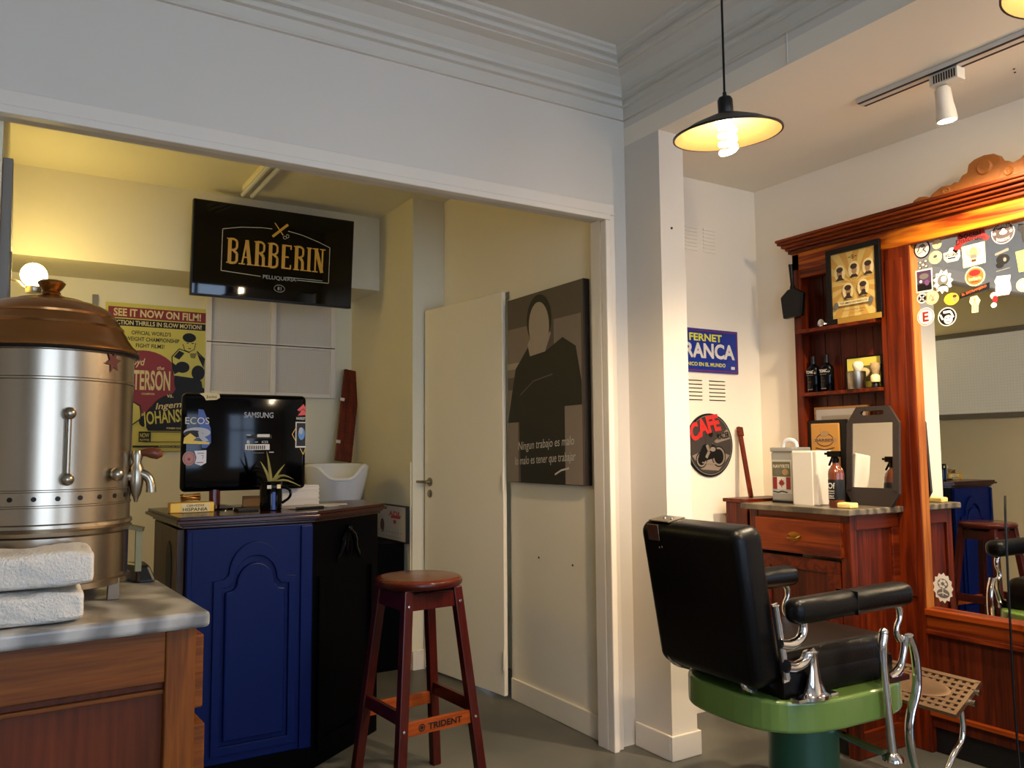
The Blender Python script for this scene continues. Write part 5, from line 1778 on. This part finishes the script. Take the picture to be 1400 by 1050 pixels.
for z, x in ((.12, -.05), (.40, -.052)):
    xf(MB().box(x - .02, -.012, z, x + .012, .0, z + .02), M_).build('clip', WHITE, T, bevel=.002)
# black low cabinet with calendar, against the projecting corner
T = thing('black_drawer_cabinet', 'low black cabinet tucked against the projecting corner behind the desk', 'cabinet', (1.78, 4.48, 0))
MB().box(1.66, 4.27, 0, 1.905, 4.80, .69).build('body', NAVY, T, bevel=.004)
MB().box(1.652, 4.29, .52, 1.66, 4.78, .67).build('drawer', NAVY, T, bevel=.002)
MB().box(1.646, 4.36, .59, 1.652, 4.44, .60).build('drawer_pull', BRASSK, T, bevel=.002)
T = thing('wall_calendar', 'white calendar sheet with red drawings in a black frame behind the desk', 'calendar', (1.88, 4.48, .69))
MB().box(1.885, 4.205, .69, 1.905, 4.76, .895).build('frame', BLACK, T, bevel=.002)
p = Print((1.8848, 4.48, .79), UX, VZ, NX)
p.rect(-.255, -.092, .268, .098, PAPER).text('ADL', .12, .055, .03, SRED, .18, bold=.04).poly([(.06, .03), (.20, .03), (.19, .045), (.07, .045)], SRED).rect(.10, .0, .14, .02, SRED).ell(-.06, -.02, .03, .04, BROWNP)
for k in range(9): p.rect(-.12 + k * .04, -.055, -.10 + k * .04, -.045, SGY)
for k in range(9): p.rect(-.12 + k * .04, -.08, -.10 + k * .04, -.07, SGY)
p.build('calendar_print', T)

# ------------------------------------------------------------------ barber chair (local +x is the sitter's forward)
CH = thing('barber_chair', 'vintage barber chair of black leather, chrome and green enamel', 'chair', (2.25, 1.86, 0), math.radians(-2))
def loc(mb, nm, mat, par=CH, **k):
    return mb.build(nm, mat, par, world=False, **k)
loc(MB().lathe([(.27, 0), (.27, .02), (.24, .04), (.15, .07), (.115, .10), (.111, .13), (.111, .345), (.118, .35), (.118, .36)], seg=40), 'pedestal', GREEND, smooth=True)
loc(MB().lathe([(.118, .36), (.13, .364), (.13, .372), (.12, .376)], seg=40), 'collar', DARKM, smooth=True)
# enamel ring plate: superellipse
def sup(a, b, e, n=56, cx_=-.038):
    o = []
    for k in range(n):
        t_ = 2 * PI * k / n
        c, s = math.cos(t_), math.sin(t_)
        o.append((cx_ + a * math.copysign(abs(c) ** e, c), b * math.copysign(abs(s) ** e, s)))
    return o
mb = MB()
mb.prism([(x, y, .376) for x, y in sup(.325, .265, .66)], (0, 0, .092))
loc(mb, 'base_ring', GREEN, bevel=.010, bseg=3, label='green enamelled seat ring')
# seat cushion
mb = rounded_box(.50, .40, .13, .035, 5)
for v in mb.v:
    if v.z > 0:
        v.z += .018 * (1 - (v.x / .25) ** 2) * (1 - (v.y / .20) ** 2)
xf(mb, Matrix.Translation((-.05, 0, .54)))
loc(mb, 'seat_cushion', LEATHERB, smooth=True, label='brown-black leather seat cushion')
mb = rounded_box(.50, .405, .075, .012, 2)
xf(mb, Matrix.Translation((-.05, 0, .5065)))
loc(mb, 'seat_band', LEATHER, smooth=True)
# backrest, reclined
BM = Matrix.Translation((-.31, .028, .50)) @ Matrix.Rotation(math.radians(-9.5), 4, 'Y')
mb = rounded_box(.115, .47, .475, .038, 6)
for v in mb.v:
    zz = v.z / .2375
    v.y *= 1 - .05 * max(0, zz) ** 2 - .10 * max(0, -zz) ** 3
xf(mb, BM @ Matrix.Translation((-.022, 0, .245)))
back = loc(mb, 'backrest', LEATHER, smooth=True, label='tall black leather backrest')
mb = rounded_box(.03, .36, .38, .014, 4)
xf(mb, BM @ Matrix.Translation((.032, 0, .235)))
loc(mb, 'back_cushion', LEATHERB, back, smooth=True)
mb = MB().box(-.062, .085, .4815, .010, .185, .4865)
mb.box(-.0805, .12, .425, -.077, .175, .478)
xf(mb, BM)
loc(mb, 'headrest_socket', NICKEL, back, bevel=.003)
mb = MB()
for y, z in ((.115, .405), (.128, .403)):
    mb.ball((-.075, y, z), .006, seg=10)
for y in (.105, .14):
    mb.ball((-.03, y, .4855), .006, seg=10)
xf(mb, BM)
loc(mb, 'socket_screw', CHROME, back, smooth=True)
mb = MB()
mb.tube([BM @ Vector((.02, -.238, .245)), BM @ Vector((.02, -.238, .03))], .011, 10)
mb.bar(BM @ Vector((.02, -.234, .25)), BM @ Vector((.02, -.234, .02)), .022, .006, (0, 1, 0))
loc(mb, 'back_side_rail', CHROME, back, smooth=True)
mb = MB()
mb.tube([(-.37, .19, .56), (-.39, .20, .53), (-.37, .19, .50), (-.32, .18, .485)], .010, 8, smooth=2)
loc(mb, 'recline_bracket', CHROME, smooth=True)
mb = MB()
mb.tube([(-.37, -.12, .52), (-.38, -.12, .50), (-.33, -.12, .48)], .010, 8, smooth=2)
loc(mb, 'recline_bracket', CHROME, smooth=True)
# arms
for s in (-1, 1):
    y = s * .228
    mb = rounded_box(.53, .078, .074, .030, 5)
    for v in mb.v:
        v.y *= 1 + .12 * (v.x / .265)
    xf(mb, Matrix.Translation((-.03, y, .730)) @ Matrix.Rotation(math.radians(-1), 4, 'Y'))
    arm = loc(mb, 'armrest', LEATHER, smooth=True)
    loc(MB().box(-.045, y - .0398, .697, -.041, y + .0398, .7675), 'arm_seam', BLACK, arm, bevel=.001)
    # rear support: curl from the seat bracket up to the arm
    mb = MB()
    mb.tube([(-.245, y, .705), (-.235, y, .675), (-.25, y, .645), (-.29, y, .632), (-.335, y, .64)], [.013, .014, .015, .016, .013], 10, smooth=2)
    mb.tube([(-.315, y, .575), (-.28, y, .568), (-.245, y, .575), (-.23, y, .59)], [.019, .017, .016, .016], 10, smooth=2)
    mb.ball((-.225, y, .595), .017, seg=14)
    loc(mb, 'arm_support', CHROME, smooth=True)
    mb = MB()
    mb.lathe([(.060, 0), (.060, .010), (.042, .018), (.026, .05), (.016, .10), (.015, .125), (.020, .132), (.001, .145)], (-.20, y, .4685), 20, sy=.5)
    mb.box(-.285, y - .016, .4685, -.12, y + .016, .478)
    loc(mb, 'rear_bracket', CHROME, smooth=True)
    mb = MB()
    mb.tube([(.185, y, .705), (.205, y, .685), (.205, y, .655), (.185, y, .632), (.185, y, .605), (.20, y, .59)], [.010, .011, .010, .009, .010, .012], 10, smooth=2)
    mb.tube([(.225, y, .600), (.222, y, .565), (.205, y, .52), (.185, y, .492), (.14, y, .478)], [.015, .011, .011, .015, .014], 10, smooth=1)
    mb.ball((.205, y, .592), .013, seg=12)
    mb.box(.09, y - .017, .4685, .215, y + .017, .484)
    loc(mb, 'front_bracket', CHROME, smooth=True)
# footrest bars: from the front brackets down, then out to the plate
for s in (-1, 1):
    y = s * .235
    mb = MB()
    mb.tube([(.235, y, .60), (.262, y, .55), (.268, y, .48), (.262, y, .42), (.225, y, .36), (.212, y, .30), (.225, y, .22), (.26, y, .15), (.33, y, .125)], [.012, .012, .012, .012, .012, .012, .012, .012, .011], 10, flat=1.3, smooth=2)
    mb.tube([(.33, y, .125), (.40, y, .15), (.44, y, .20), (.485, y, .225), (.50, y, .27), (.49, y, .335)], [.011, .010, .010, .010, .010, .010], 10, smooth=2)
    loc(mb, 'footrest_bar', CHROME, smooth=True)
FM = Matrix.Translation((.51, -.035, .362)) @ Matrix.Rotation(math.radians(-30), 4, 'Y')
mb = MB()
nx_, ny_ = 7, 15
wx, wy = .155, .42
def fbox(x0, y0, x1, y1, z0=-.006, z1=.006):
    mb.box(x0, y0, z0, x1, y1, z1)
for i in range(nx_ + 1):
    x = -wx / 2 + wx * i / nx_
    fbox(x - .0055, -wy / 2, x + .0055, wy / 2)
for j in range(ny_ + 1):
    y = -wy / 2 + wy * j / ny_
    fbox(-wx / 2, y - .007, wx / 2, y + .007, -.005, .005)
fbox(-wx / 2 - .008, -wy / 2 - .008, -wx / 2 + .006, wy / 2 + .008, -.008, .008)
fbox(wx / 2 - .006, -wy / 2 - .008, wx / 2 + .008, wy / 2 + .008, -.008, .008)
fbox(-wx / 2, -wy / 2 - .008, wx / 2, -wy / 2 + .006, -.008, .008)
fbox(-wx / 2, wy / 2 - .006, wx / 2, wy / 2 + .008, -.008, .008)
xf(mb, FM)
FTM = plain('footplate_nickel', (148, 122, 96), .4, metal=.9)
plate = loc(mb, 'footrest_plate', FTM)
mb = xf(MB().lathe([(.155, -.006), (.155, .007), (.14, .009), (.12, .006), (.001, .007)], seg=32, sx=.30, sy=1.0), FM)
loc(mb, 'footrest_medallion', FTM, plate, smooth=True)
mb = MB()
for s in (-1, 1):
    mb.tube([FM @ Vector((.04, s * .21, 0)), FM @ Vector((.04, s * .235, 0))], .009, 10)
    mb.tube([FM @ Vector((.0, s * .21, -.01)), FM @ Vector((.0, s * .237, -.01))], .011, 10)
loc(mb, 'footrest_pivot', CHROME, plate, smooth=True)
# side lever
mb = MB()
mb.tube([(.045, -.285, .635), (.034, -.285, .60), (.036, -.285, .53), (.050, -.285, .40), (.062, -.285, .285)], [.015, .015, .012, .012, .014], 12, smooth=1)
mb.ball((.045, -.285, .64), .015, seg=12)
mb.lathe([(.032, .262), (.030, .272), (.014, .285), (.012, .30)], (.062, -.285, 0), 18)
mb.tube([(.062, -.285, .272), (.04, -.20, .285), (.03, -.10, .30)], .012, 8)
loc(mb, 'side_lever', CHROME, smooth=True)
